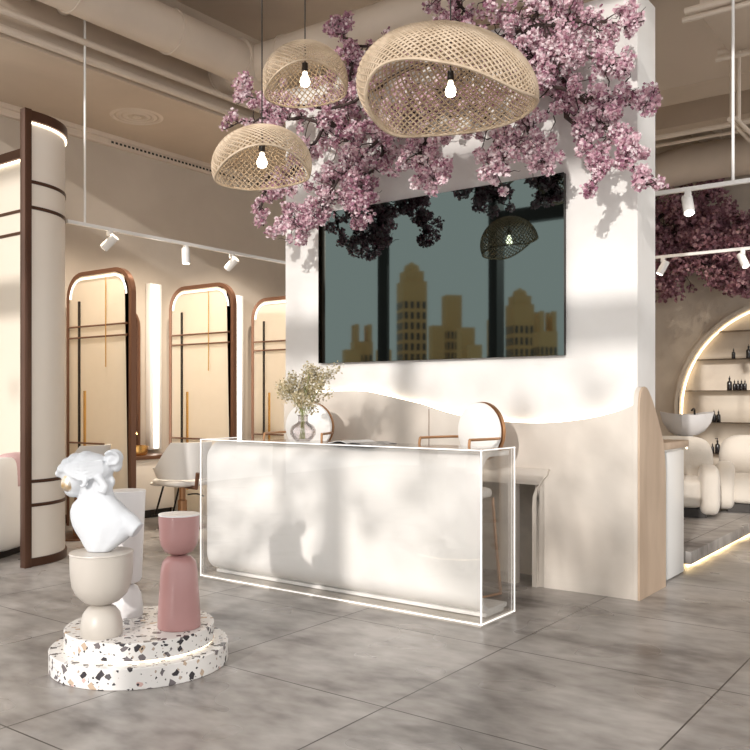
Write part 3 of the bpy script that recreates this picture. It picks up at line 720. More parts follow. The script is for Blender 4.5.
def styling_chair(label, loc, rotz):
    """faces -x in its own frame"""
    t = thing('styling_chair', label, 'chair', loc, rotz, None)
    bm = B(); superell(bm, (-0.04, 0, 0.50), (0.29, 0.25, 0.045), 0.6, 0.5); superell(bm, (-0.28, 0, 0.47), (0.10, 0.23, 0.03), 0.7, 0.6); obj('seat', bm, M_whitef, t)
    bm = B()   # wrapping backrest shell
    n, mrows = 26, 8; grid = []
    for side, off in ((0, 0.0), (1, -0.035)):
        g = []
        for i in range(n+1):
            a = -PI*0.62 + 2*PI*0.62*i/n
            hgt = 0.40*(1 if abs(a) < 0.9 else max(0.30, 1-(abs(a)-0.9)*1.0))
            row = []
            for j in range(mrows+1):
                z = 0.545 + hgt*j/mrows; r = 0.27+off+0.05*j/mrows
                row.append(bm.verts.new((r*math.cos(a)*1.02, r*math.sin(a), z)))
            g.append(row)
        grid.append(g)
    for g in grid:
        for i in range(n):
            for j in range(mrows): bm.faces.new((g[i][j], g[i+1][j], g[i+1][j+1], g[i][j+1]))
    A, Bg = grid
    for i in range(n):
        bm.faces.new((A[i][0], A[i+1][0], Bg[i+1][0], Bg[i][0])); bm.faces.new((A[i][mrows], A[i+1][mrows], Bg[i+1][mrows], Bg[i][mrows]))
    for j in range(mrows):
        bm.faces.new((A[0][j], A[0][j+1], Bg[0][j+1], Bg[0][j])); bm.faces.new((A[n][j], A[n][j+1], Bg[n][j+1], Bg[n][j]))
    obj('backrest', bm, M_whitef, t, angle=50)
    bm = B(); tube(bm, [(0.08, 0, 0.455), (0.30, 0, 0.455), (0.33, 0, 0.62)], 0.022, 8); obj('back_bracket', bm, M_bronze, t)
    bm = B(); lathe(bm, [(0.05, 0.02), (0.05, 0.30), (0.035, 0.31), (0.035, 0.455), (0.09, 0.455), (0, 0.457)], 24); obj('column', bm, M_copper, t)
    bm = B(); lathe(bm, [(0, 0), (0.26, 0), (0.262, 0.012), (0.24, 0.02), (0.05, 0.028), (0, 0.028)], 40); obj('base', bm, M_bronze, t)
    bm = B()
    for s in (-1, 1): tube(bm, [(-0.24, s*0.10, 0.45), (-0.42, s*0.11, 0.10)], 0.011, 8)
    tube(bm, [(-0.42, -0.15, 0.10), (-0.42, 0.15, 0.10)], 0.014, 8); obj('footrest', bm, M_dark, t)
    bm = B(); tube(bm, smooth_path([(0.03, 0.05, 0.36), (0.03, 0.16, 0.36), (0.05, 0.24, 0.33)], 4), 0.009, 6); obj('pump_lever', bm, M_dark, t)
    return t
styling_chair('white styling chair with bronze pedestal left of the reception desk', (-7.26, 6.28, 0), math.radians(-12))
styling_chair('white styling chair partly hidden behind the plaster bust', (-7.60, 5.20, 0), math.radians(20))

def spot(name, loc, aim, energy, color=(1.0, 0.87, 0.72), cone=110, r=0.04):
    l = bpy.data.lights.new(name, 'SPOT'); l.energy = energy; l.color = color; l.spot_size = math.radians(cone); l.spot_blend = 0.8; l.shadow_soft_size = r
    o = bpy.data.objects.new(name, l); o.location = loc; o.rotation_euler = (Vector(aim)-Vector(loc)).to_track_quat('-Z', 'Y').to_euler(); COL.objects.link(o)
for i, y in enumerate((4.95, 6.2, 7.6)):  # added fill lamps without fixtures, brighten the styling bays
    spot('bay_fill_spot', (-7.05, y, 3.9), (-7.9, y+0.8, 1.2), 300, cone=95)
spot('bay_fill_spot', (-7.05, 9.5, 3.9), (-7.9, 10.2, 1.2), 200, cone=95)
for x, y in ((-3.4, 9.2), (-1.6, 9.4), (-3.0, 11.2), (-1.0, 11.2)):  # more added fill, lifts the lounge side and back wall
    spot('salon_fill_spot', (x, y, 4.2), (x-0.1, y+1.0, 1.0), 60)

# ================================================================== lounge armchairs
def puffy_chair(label, loc, rotz, group=None, s=1.0, fab=None):
    """opens towards -y"""
    fab = fab or M_creamf
    t = thing('lounge_armchair', label, 'armchair', loc, rotz, group)
    bm = B(); superell(bm, (0, 0.0, 0.24), (0.30*s, 0.36*s, 0.15), 0.35, 0.4); obj('seat', bm, fab, t)
    bm = B(); superell(bm, (0, 0.30*s, 0.42), (0.40*s, 0.14*s, 0.37), 0.5, 0.55); obj('backrest', bm, fab, t)
    for sg in (-1, 1):
        bm = B(); superell(bm, (sg*0.33*s, -0.06, 0.27), (0.11*s, 0.34*s, 0.245), 0.5, 0.5); obj('arm', bm, fab, t)
    bm = B(); box(bm, -0.30*s, 0.30*s, -0.26*s, 0.34*s, 0.0, 0.09); obj('plinth', bm, M_dark, t)
    t.scale = (1, 1, 1.08 if fab is M_creamf else 1.12)
    return t

# ---- booth chair with pink throw
bc = puffy_chair('white rounded armchair draped with a pink throw at left edge', (-7.50, 4.07, 0), math.radians(-60), s=1.0, fab=M_whitef)
bm = B(); superell(bm, (-0.16, 0.30, 0.42), (0.25, 0.157, 0.387), 0.5, 0.45, 36, 24)
bmesh.ops.delete(bm, geom=[v for v in bm.verts if v.co.z < 0.50], context='VERTS')
th = tag(obj('pink_throw', bm, M_pinkthrow, None, (-7.50, 4.07, 0.0), (0, 0, math.radians(-60))), 'dusty pink throw draped over the back of the white armchair at left edge', 'blanket')
th.scale = (1, 1, 1.12)
md = th.modifiers.new('cloth_thickness', 'SOLIDIFY'); md.thickness = 0.01; md.offset = 1

# ================================================================== right side: platform, lounge chairs, basin, shelves
PLX = -2.09
bm = B(); box(bm, -6.9, PLX, 7.27, YB, 0.030, 0.135, 0.003); struct(obj('floor_platform', bm, M_floor))
bm = B(); box(bm, -6.9, PLX-0.16, 7.4, YB, 0.0, 0.030); struct(obj('floor_platform_base', bm, M_dark))
t = tag(obj('step_light', (lambda bm: box(bm, PLX-0.10, PLX-0.06, 7.4, YB-0.1, 0.023, 0.0298))(B()), emit_mat('step_led', (1.0, 0.72, 0.36), 22)), 'warm light strip tucked under the raised platform edge', 'light strip')
puffy_chair('cream lounge armchair directly in front of the white wash basin', (-2.92, 9.60, 0.136), math.radians(18), 'cream lounge armchairs on the platform')
puffy_chair('cream lounge armchair at the right edge of the raised platform', (-2.27, 10.42, 0.136), math.radians(14), 'cream lounge armchairs on the platform')
# wash basin
wb = thing('wash_basin', 'white faceted wash basin behind the cream lounge armchair', 'basin', (at(687, 430, 10.3).x-0.02, 10.3, 0.136))
bm = B()
prof = [(0.0, 0.845), (0.13, 0.85), (0.21, 0.90), (0.28, 1.00), (0.312, 1.11), (0.298, 1.11), (0.26, 1.01), (0.18, 0.92), (0.0, 0.885)]
lathe(bm, prof, 13)
for v in bm.verts:
    a = math.atan2(v.co.y, v.co.x); k = 1+0.06*math.sin(3*a+1)+0.03*math.sin(7*a); v.co.x *= k; v.co.y *= k*0.85
    if v.co.z > 1.05: v.co.z += 0.018*math.sin(2*a+0.6)
obj('bowl', bm, M_whitep, wb, angle=25)
bm = B(); lathe(bm, [(0, 0), (0.13, 0), (0.13, 0.02), (0.06, 0.06), (0.055, 0.74), (0.09, 0.845), (0, 0.845)], 32); obj('pedestal', bm, M_whitep, wb)
bm = B(); tube(bm, smooth_path([(0.05, 0.2, 0.95), (0.05, 0.2, 1.13), (0.05, 0.16, 1.16), (0.05, 0.09, 1.14)], 4), 0.012, 8); obj('faucet', bm, M_dark, wb)

# arched niche on the back wall
NCX, NCZ, NR = -2.344, 1.25, 1.536
an = thing('arched_shelf_niche', 'arched wall niche outlined by a warm light strip on the back wall', 'shelving', (NCX, YB, 0))
def arch_pts(r, n=40): return [(-r, 0.0)] + [(-r*math.cos(PI*i/n), NCZ + r*math.sin(PI*i/n)) for i in range(n+1)] + [(r, 0.0)]
bm = B(); prism(bm, arch_pts(NR+0.05) + arch_pts(NR)[::-1], -0.18, -0.001); bmesh.ops.triangulate(bm, faces=[f for f in bm.faces if len(f.verts) > 4]); obj('frame', bm, M_wallback, an)
bm = B(); tube(bm, [(x, -0.06, z) for x, z in arch_pts(NR-0.025)], 0.014, 6); obj('light_strip', bm, M_led_dim, an)
shelf_z = [at(716, 331.5, 12.86).z, at(700, 359.5, 12.86).z, at(700, 390.5, 12.86).z, at(700, 422, 12.86).z, at(715, 453, 12.86).z]
for z in shelf_z:
    hw = NR-0.01 if z < NCZ else math.sqrt(max(NR**2-(z-NCZ)**2, 0))-0.01
    bm = B(); box(bm, -hw, hw, -0.20, -0.005, z-0.012, z+0.0); obj('shelf', bm, M_shelf, an)
def bottle_mesh():
    bm = B(); lathe(bm, [(0, 0), (0.028, 0), (0.030, 0.004), (0.030, 0.095), (0.024, 0.11), (0.010, 0.118), (0.010, 0.13), (0, 0.13)], 16); return bm
def bottle(label, x, z, s, pump=False, group='dark bottles on the arched shelves'):
    t = thing('bottle', label, 'bottle', (x, YB-0.12, z+0.001), 0, group); t.scale = (s, s, s)
    obj('body', bottle_mesh(), M_black, t)
    bm = B(); lathe(bm, [(0, 0.13), (0.012, 0.13), (0.012, 0.155), (0.004, 0.16), (0.004, 0.18), (0, 0.18)], 12)
    if pump: box(bm, -0.03, 0.006, -0.005, 0.005, 0.175, 0.185)
    obj('cap', bm, M_black, t)
def bx(u): return at(u, 400, YB-0.12).x
sh2, sh3, sh4, sh5 = shelf_z[1], shelf_z[2], shelf_z[3], shelf_z[4]
bottle('squat dark jar alone at left on the second shelf from the top', bx(733.5), sh2, 0.85)
bottle('dark bottle at right on the second shelf from the top', bx(748.5), sh2, 1.1)
bottle('tall dark bottle, leftmost on the middle shelf', bx(729.5), sh3, 1.15)
for i, u in enumerate((734.5, 738, 741.5, 745)):
    bottle(['small dark bottle right beside the tall one on the middle shelf', 'small dark bottle, second of four on the middle shelf', 'small dark bottle, third of four on the middle shelf', 'small dark bottle, last of four on the middle shelf'][i], bx(u), sh3, 0.85)
for i, u in enumerate((707, 714, 718.5)):
    bottle(['dark bottle directly above the basin rim', 'dark bottle second from left, right of the basin', 'dark bottle third from left, right of the basin'][i], bx(u), sh4, [0.7, 1.0, 1.0][i])
bottle('dark pump bottle on the lowest shelf above the armchairs', bx(717.5), sh5, 1.15, True)
bottle('small dark bottle left of the pump bottle on the lowest shelf', bx(712.5), sh5, 0.8)

# branch in a vase on the side cabinet
pv = thing('olive_branch_vase', 'leafy green branch in a vase beside the pillar', 'plant', (-2.45, 6.88, 1.076))
bm = B(); lathe(bm, [(0, 0), (0.05, 0), (0.07, 0.06), (0.06, 0.14), (0.025, 0.19), (0.03, 0.22), (0.026, 0.22), (0.02, 0.19), (0, 0.18)], 24); obj('vase', bm, M_whitep, pv)
bm = B(); rng = random.Random(9); leaves = []
for k in range(6):
    e = Vector((0.13+0.05*rng.random()-0.02*k, 0.06*rng.uniform(-1, 1), 0.30+0.06*k)); pth = smooth_path([(0, 0, 0.18), (0.02, 0, 0.26), (e.x*0.6, e.y*0.5, e.z*0.85), e], 5); tube(bm, pth, 0.003, 5)
    leaves += [p for p in pth[5:]]
obj('stem', bm, M_bark, pv)
bm = B()
for p in leaves:
    for _ in range(2):
        d = Vector((rng.gauss(0, 1), rng.gauss(0, 1), rng.gauss(0, 1))).normalized(); s = d.orthogonal().normalized()
        a = bm.verts.new(p); b = bm.verts.new(p+d*0.018+s*0.008); c = bm.verts.new(p+d*0.036); e = bm.verts.new(p+d*0.018-s*0.008); bm.faces.new((a, b, c, e))
obj('leaves', bm, M_green, pv)

# ================================================================== blossoms
def twig(bm, p0, p1, r0, r1, rng, wob=0.03):
    pts = [p0]
    n = 5
    for i in range(1, n): pts.append(p0.lerp(p1, i/n)+Vector((rng.gauss(0, wob), rng.gauss(0, wob*0.6), rng.gauss(0, wob))))
    pts.append(p1); tube(bm, pts, [r0+(r1-r0)*i/n for i in range(n+1)], 6); return pts
def bough(parent, path, spread, ncl, seed, mats, weights, r0=0.020, fsize=0.0150, per=44, tip_spread=None, ylim=None, crad=0.043, o=Vector((0, 0, 0))):
    rng = random.Random(seed); bm = B(); P = smooth_path([Vector(p)-o for p in path], 5); n = len(P)
    for i in range(1, n): P[i] = P[i]+Vector((rng.gauss(0, 0.012), rng.gauss(0, 0.01), rng.gauss(0, 0.012)))
    tube(bm, P, [r0*(1-0.75*i/(n-1)) for i in range(n)], 7)
    cl = []
    for k in range(ncl):
        t = rng.random()**0.85; i = min(int(t*(n-1)), n-2); q = P[i].lerp(P[i+1], rng.random())
        sp = spread*(1-t) + (tip_spread if tip_spread is not None else spread*0.4)*t
        d = Vector((rng.gauss(0, 1), rng.gauss(0, 0.7), rng.gauss(0, 1))); d = d*(sp*0.6)
        e = q+d
        if ylim is not None and e.y+o.y > ylim: e.y = ylim-o.y-rng.random()*0.15
        if d.length > 0.03: twig(bm, q, e, 0.006, 0.0025, rng, 0.012)
        if k % 3 == 0:      # bare twig ends that stick out of the blossom
            twig(bm, e, e+Vector((rng.gauss(0, 1), rng.gauss(-0.5, 0.5), rng.gauss(0, 1))).normalized()*rng.uniform(0.06, 0.13), 0.004, 0.0015, rng, 0.008)
        cr = crad*rng.uniform(0.7, 1.5)
        for _ in range(int(per*rng.uniform(0.6, 1.3)*(cr/crad)**1.5)):
            v = Vector((rng.gauss(0, 1), rng.gauss(0, 1), rng.gauss(0, 1))).normalized()*cr*rng.uniform(0.45, 1.05)
            pt = e+v
            if ylim is not None and pt.y+o.y > ylim: pt.y = ylim-o.y
            cl.append(tuple(pt))
    br = obj('bough', bm, M_bark, parent)
    flowers_mesh('blossoms', cl, fsize, mats, weights, seed, br)
CB = Vector((-3.7, 5.9, 3.7))
ca = thing('cherry_blossom_display', 'huge pink cherry blossom display spilling over the top of the white pillar', 'flowers', CB)
YL = 5.93
A = lambda u, v, y: at(u, v, y)
specs = [
 ([(480, 60, 5.85), (420, 110, 5.6), (360, 160, 5.5), (315, 205, 5.45), (280, 225, 5.4)], 0.28, 78, 0.10, 0),
 ([(470, 50, 5.85), (400, 75, 5.6), (340, 105, 5.5), (280, 105, 5.45), (240, 92, 5.45)], 0.24, 58, 0.07, 0),
 ([(350, 130, 5.6), (310, 120, 5.5), (262, 118, 5.4), (225, 128, 5.35)], 0.20, 30, 0.04, 1),
 ([(440, 60, 5.8), (385, 50, 5.7), (352, 40, 5.7), (335, 22, 5.7)], 0.18, 32, 0.05, 2),
 ([(480, 50, 5.85), (530, 28, 5.6), (590, 22, 5.5), (640, 24, 5.5)], 0.26, 62, 0.05, 0),
 ([(500, 60, 5.85), (550, 85, 5.6), (605, 105, 5.5), (655, 96, 5.5)], 0.22, 62, 0.05, 1),
 ([(560, 80, 5.8), (600, 120, 5.6), (625, 150, 5.5), (645, 186, 5.5)], 0.17, 44, 0.06, 1),
 ([(540, 80, 5.85), (575, 125, 5.6), (598, 160, 5.5), (596, 185, 5.45)], 0.14, 38, 0.05, 1),
 ([(450, 90, 5.85), (485, 120, 5.6), (510, 150, 5.5), (490, 170, 5.45)], 0.24, 64, 0.10, 0),
 ([(400, 120, 5.85), (380, 155, 5.6), (360, 190, 5.5), (356, 215, 5.4)], 0.20, 52, 0.07, 2),
 ([(480, 40, 5.9), (460, 5, 5.8), (440, -20, 5.8)], 0.26, 40, 0.15, 2),
 ([(530, 60, 5.85), (580, 55, 5.6), (630, 75, 5.5)], 0.20, 46, 0.07, 0),
 ([(360, 150, 5.8), (335, 180, 5.6), (322, 205, 5.5), (305, 228, 5.4)], 0.18, 46, 0.08, 1),
 ([(430, 100, 5.85), (425, 140, 5.6), (420, 165, 5.5), (440, 178, 5.45)], 0.22, 56, 0.09, 0),
 ([(520, 40, 5.9), (540, 5, 5.8), (570, -20, 5.7)], 0.26, 46, 0.12, 2),
 ([(340, 110, 5.8), (320, 135, 5.6), (300, 165, 5.5), (276, 190, 5.4)], 0.22, 58, 0.08, 0),
 ([(520, 110, 5.85), (530, 130, 5.6), (535, 150, 5.5), (545, 160, 5.45)], 0.18, 44, 0.07, 0),
 ([(270, 175, 5.5), (262, 195, 5.4), (262, 225, 5.35)], 0.07, 12, 0.05, 1),
 ([(470, 60, 5.85), (500, 40, 5.7), (530, 60, 5.6), (560, 70, 5.5)], 0.26, 60, 0.15, 0),
 ([(360, 110, 5.85), (345, 95, 5.7), (352, 70, 5.6), (345, 50, 5.6)], 0.16, 36, 0.08, 2),
 ([(420, 90, 5.85), (400, 110, 5.7), (380, 125, 5.6), (345, 140, 5.5)], 0.22, 50, 0.10, 2),
 ([(285, 100, 5.6), (270, 120, 5.5), (262, 140, 5.45)], 0.12, 22, 0.06, 0),
]
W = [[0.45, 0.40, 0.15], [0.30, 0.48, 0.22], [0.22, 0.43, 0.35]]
for i, (path, sp, nc, ts, wi) in enumerate(specs):
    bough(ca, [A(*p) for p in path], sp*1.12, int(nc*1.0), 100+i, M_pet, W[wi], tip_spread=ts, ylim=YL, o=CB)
CB2 = Vector((-3.0, 12.9, 3.6))
cb = thing('rose_blossom_display', 'dark rose blossom garland high on the back wall at right', 'flowers', CB2)
for i, (path, sp, nc) in enumerate([
 ([(640, 270, 12.7), (670, 235, 12.5), (700, 225, 12.4), (740, 215, 12.4)], 0.5, 90),
 ([(640, 225, 12.7), (670, 215, 12.5), (720, 240, 12.4), (770, 235, 12.4)], 0.5, 90),
 ([(650, 250, 12.7), (690, 262, 12.5), (720, 270, 12.4), (745, 285, 12.4)], 0.35, 70),
 ([(700, 230, 12.7), (740, 250, 12.5), (780, 265, 12.5)], 0.5, 60),
 ([(650, 262, 12.7), (662, 280, 12.5), (672, 292, 12.4)], 0.15, 20),
 ([(690, 225, 12.7), (710, 190, 12.5), (716, 176, 12.5)], 0.25, 26)]):
    bough(cb, [A(*p) for p in path], sp, nc, 300+i, M_rose, [0.25, 0.45, 0.3], r0=0.035, fsize=0.03, per=30, ylim=12.95, crad=0.09, o=CB2)

# ================================================================== woven pendant lamps
def pendant(label, loc, a, rotz, roll, phis, N, rows, cord_top, wire, bulb_off, asp=(0.8, 0.7), pitch=0.0):
    t = thing('woven_pendant_lamp', label, 'lamp', loc, rotz)
    if len(phis) == 8:      # opening angle every 45 degrees, from +x round through +y
        def pm8(th):
            q = (th % (2*PI))/(PI/4); i = int(q) % 8; f = q-int(q); p = [math.radians(phis[(i+k) % 8]) for k in (-1, 0, 1, 2)]
            return 0.5*((2*p[1]) + (p[2]-p[0])*f + (2*p[0]-5*p[1]+4*p[2]-p[3])*f*f + (3*p[1]-p[0]-3*p[2]+p[3])*f**3)
    else: fr, ri, bk, le = [math.radians(p) for p in phis]      # opening angle towards -y, +x, +y, -x
    def pm(th):
        if len(phis) == 8: return pm8(th)
        c, s = math.cos(th), math.sin(th)
        return (ri if c > 0 else le)*c*c + (bk if s > 0 else fr)*s*s
    R0 = Matrix.Rotation(pitch, 3, 'X') @ Matrix.Rotation(roll, 3, 'Y')
    def P(th, s, k=1.0):
        ph = pm(th)*s
        v = Vector((a*math.sin(ph)*math.cos(th), a*asp[0]*math.sin(ph)*math.sin(th), a*asp[1]*math.cos(ph)))*k
        return R0 @ v
    bm = B(); vs = []
    # two families of curved strands crossing each other
    ns = 26
    for fam in (1, -1):
        for i in range(N):
            base = 2*PI*i/N
            pts = [P(base + fam*(s**0.8)*1.9, s, 1.0+fam*0.004) for s in [0.06+0.94*q/ns for q in range(ns+1)]]
            tube(bm, pts, wire, 4, cap=False)
    for s in (0.055,):
        tube(bm, [P(2*PI*i/24, s) for i in range(24)], wire*1.3, 6, closed=True)
    obj('shade', bm, M_rattan, t)
    bm = B(); tube(bm, [P(2*PI*i/96, 1.0) for i in range(96)], wire*1.7, 6, closed=True); obj('rim', bm, M_rattan, t)
    top = R0 @ Vector((0, 0, a*asp[1]))
    bx_, by_, bz_ = bulb_off
    bm = B(); tube(bm, [(bx_, by_, cord_top-loc[2]), (bx_, by_, bz_+0.07)], 0.005, 6); obj('cord', bm, M_dark, t)
    bm = B(); lathe(bm, [(0, 0.10), (0.02, 0.10), (0.022, 0.04), (0, 0.035)], 16, (bx_, by_, bz_)); obj('socket', bm, M_dark, t)
    bm = B(); lathe(bm, [(0, 0.04), (0.014, 0.036), (0.017, 0.015), (0.031, -0.012), (0.034, -0.032), (0.027, -0.055), (0, -0.066)], 20, (bx_, by_, bz_)); obj('bulb', bm, M_bulb, t)
    return t
def pend_at(u, v, d):
    r = (u-375)/852
    return Vector((d*(-FS+FC*r), d*(FC+FS*r), 1.4+(400-v)/852*d))
c = pend_at(447, 90, 5.5)
pendant('large pale woven rattan pendant lamp above the right half of the screen', c, 0.585, math.radians(35), math.radians(10), (88, 98, 114, 134, 130, 95, 92, 97), 72, 30, ZC, 0.0066, (0.02, -0.05, -0.0), (0.80, 0.66))
c = pend_at(305, 82, 5.9)
pendant('woven rattan pendant lamp at upper left, behind the large one', c, 0.295, math.radians(41), math.radians(-7), (78, 112, 110, 104), 46, 24, ZC, 0.0042, (0.0, 0.0, 0.03), (0.85, 0.92))
c = pend_at(262, 166, 5.7)
pendant('woven rattan pendant lamp hanging lowest at left of the blossoms', c, 0.33, math.radians(43), math.radians(-7), (76, 112, 110, 104), 48, 24, ZC, 0.0044, (0.0, 0.0, 0.05), (0.85, 0.80))

# ================================================================== ceiling services
def duct(bm, pts, r, joints=True):
    tube(bm, pts, r, 28)
    pts = [Vector(p) for p in pts]
    for a, b in zip(pts[:-1], pts[1:]):
        L = (b-a).length; n = max(int(L/0.9), 1)
        for i in range(n+1):
            p = a.lerp(b, i/n); d = (b-a).normalized()*0.012
            tube(bm, [p-d, p+d], r+0.012, 28)
t = tag(obj('air_duct', (lambda bm: (duct(bm, [(-6.55, 2.2, 5.0), (-6.55, 6.62, 5.0)], 0.21), duct(bm, [(-6.98, 6.62, 5.0), (-3.2, 6.62, 5.0)], 0.2), tube(bm, [(-6.55, 6.4, 5.0), (-6.55, 6.84, 5.0)], 0.24, 28), bm)[-1])(B()), M_duct), 'thick round taupe air duct with a tee under the ceiling at left', 'duct')
t = tag(obj('ceiling_pipes', (lambda bm: (tube(bm, [(-6.94, 3.76, 4.60), (-6.94, 12.9, 4.60)], 0.035, 10), tube(bm, [(-6.86, 3.76, 4.72), (-6.86, 12.9, 4.72)], 0.03, 10), bm)[-1])(B()), M_duct), 'pair of thin taupe pipes running along the soffit edge', 'pipe')
for i, (y, l) in enumerate(((4.25, 'short round pipe at upper left, nearer of two under the ceiling'), (4.62, 'short round pipe at upper left, farther of two under the ceiling'))):
    tag(obj('short_pipe', (lambda bm: tube(bm, [(-6.99, y, 5.02), (-6.79, y, 5.02)], 0.07, 16))(B()), M_duct), l, 'pipe', 'short pipes at the upper left')
t = thing('ceiling_vent', 'flush round ceiling vent in the taupe soffit at left', 'vent', (-7.75, 6.05, 4.55))
bm = B()
for r in (0.24, 0.17, 0.10): lathe(bm, [(r, -0.001), (r+0.02, -0.014), (r+0.05, -0.001)], 40)
obj('rings', bm, M_duct, t); bm = B(); lathe(bm, [(0, -0.012), (0.05, -0.012), (0.05, -0.001)], 24); obj('core', bm, M_duct, t)
t = thing('slot_grille', 'long dark slotted air grille at the top of the left wall', 'vent', (XL+0.052, 0, 0))
bm = B(); box(bm, 0.0, 0.003, 6.25, 10.55, 4.45, 4.495); obj('plate', bm, M_duct, t)
bm = B(); box(bm, 0.0032, 0.006, 0, 0.035, 4.46, 4.485); sl = obj('slot', bm, M_dark, t, (0, 6.3, 0))
for i in range(1, 70): c = sl.copy(); COL.objects.link(c); c.location = (0, 6.3+i*0.06, 0)
# air handling unit at right
hv = thing('air_handling_unit', 'boxy taupe air unit hanging from the ceiling at upper right', 'air conditioner', (-1.9, 6.83, 4.4))
bm = B(); box(bm, 0, 1.6, 0, 0.9, 0, 0.36, 0.006); obj('casing', bm, M_duct, hv)
bm = B()
bm.free()
for y in (-0.03, 0.93):
    bm = B(); tube(bm, [(-0.12, y, -0.03), (1.6, y, -0.03)], 0.022, 8); obj('rail', bm, M_duct, hv)
    bm = B(); tube(bm, [(-0.1, y, 0.035), (1.6, y, 0.035)], 0.03, 8); obj('rail', bm, M_duct, hv)
bm = B(); box(bm, 0, 0.04, -0.016, -0.002, 0.08, 0.095); sl = obj('slot', bm, M_dark, hv, (0.1, 0, 0))
for i in range(1, 28): c = sl.copy(); COL.objects.link(c); c.location = (0.1+(i % 14)*0.1, 0.918 if i > 13 else 0, 0)
bm = B()
for x in (0.05, 1.5):
    for y in (0.05, 0.85): tube(bm, [(x, y, 0.36), (x, y, ZC-4.4)], 0.008, 6)
obj('hanger', bm, M_duct, hv)
t = tag(obj('ceiling_bracket', (lambda bm: (tube(bm, [(-1.96, 8.3, 3.95), (-1.96, 8.3, ZC)], 0.02, 8), tube(bm, [(-2.02, 8.3, 3.95), (-2.02, 8.3, ZC)], 0.02, 8), tube(bm, [(-2.02, 8.2, 3.97), (-2.02, 9.0, 3.97)], 0.02, 8), tube(bm, [(-1.96, 8.2, 3.97), (-1.96, 9.0, 3.97)], 0.02, 8), bm)[-1])(B()), M_duct), 'twin hanging conduit bracket left of the ceiling air unit', 'bracket')
bm = B()
ppts = smooth_path([(-4.6, 12.2, 2.9+1.1), (-4.4, 12.2, 4.35), (-4.0, 12.2, 4.62), (-3.5, 12.2, 4.7)], 6) + [Vector((2.9, 12.2, 4.7))]
tube(bm, ppts, 0.26, 24)
tag(obj('elbow_duct', bm, M_duct), 'fat curved taupe air duct above the rose blossoms', 'duct')
tag(obj('conduit_run', (lambda bm: (tube(bm, [(-5.5, 9.6, 4.35), (2.9, 9.6, 4.35)], 0.03, 8), tube(bm, [(-5.5, 9.9, 4.35), (2.9, 9.9, 4.35)], 0.02, 8), bm)[-1])(B()), M_duct), 'pair of thin conduits crossing under the ceiling beam at right', 'pipe')

# track lighting
def track(label, p0, p1, rods):
    t = thing('light_track', label, 'light track', p0)
    p0 = Vector(p0); p1 = Vector(p1); d = p1-p0
    bm = B(); box(bm, min(0, d.x)-0.016, max(0, d.x)+0.016, min(0, d.y)-0.016, max(0, d.y)+0.016, -0.016, 0.016); obj('rail', bm, M_white, t)
    for q in rods:
        bm = B(); v = d*q; tube(bm, [(v.x, v.y, 0.016), (v.x, v.y, ZC-p0.z)], 0.011, 8); obj('drop_rod', bm, M_white, t)
def spotlight(label, loc, aim, group='white track spotlights', on=True):
    t = thing('track_spotlight', label, 'spotlight', loc, 0, group)
    bm = B(); box(bm, -0.022, 0.022, -0.022, 0.022, -0.065, -0.017, 0.003); obj('adapter', bm, M_white, t)
    bm = B(); tube(bm, [(0, 0, -0.06), (0, 0, -0.09)], 0.01, 8); obj('joint', bm, M_white, t)
    d = Vector(aim).normalized(); c = Vector((0, 0, -0.12))
    bm = B(); tube(bm, [c-d*0.075, c+d*0.085], 0.042, 20); obj('head', bm, M_white, t)
    bm = B(); tube(bm, [c+d*0.0855, c+d*0.088], 0.034, 20); obj('lens', bm, emit_mat('spot_lens', (1, 0.92, 0.8), 8 if on else 1), t)
ZT = 3.03
track('long white light track over the styling bays at left', (-6.87, 4.60, ZT), (-6.87, 12.5, ZT), [0.022, 0.45])
spotlight('white track spotlight over the leftmost bronze partition', (-6.87, 5.05, ZT), (-0.7, -0.3, -0.65))
spotlight('white track spotlight hanging straight down over the middle partition', (-6.87, 5.99, ZT), (0.05, 0.0, -1))
spotlight('white track spotlight over the gap before the rightmost partition', (-6.87, 6.65, ZT), (-0.75, -0.1, -0.6))
yr = 6.74
track('white light track at upper right with one drop rod', (-2.40, yr, ZT), (2.5, yr, ZT), [(at(733, 185, yr).x+2.40)/4.9])
spotlight('white spotlight on the nearer right-hand track', (at(688, 190, yr).x, yr, ZT), (0.25, -0.45, -0.85))
yr2 = 9.75
track('white light track lower right in front of the rose blossoms', (-4.0, yr2, ZT), (2.5, yr2, ZT), [0.9])
spotlight('white spotlight at the left end of the farther right-hand track', (at(663, 256, yr2).x, yr2, ZT), (-0.4, -0.2, -0.85))
spotlight('white spotlight at right on the farther right-hand track', (at(743, 250, yr2).x, yr2, ZT), (0.4, -0.3, -0.8))

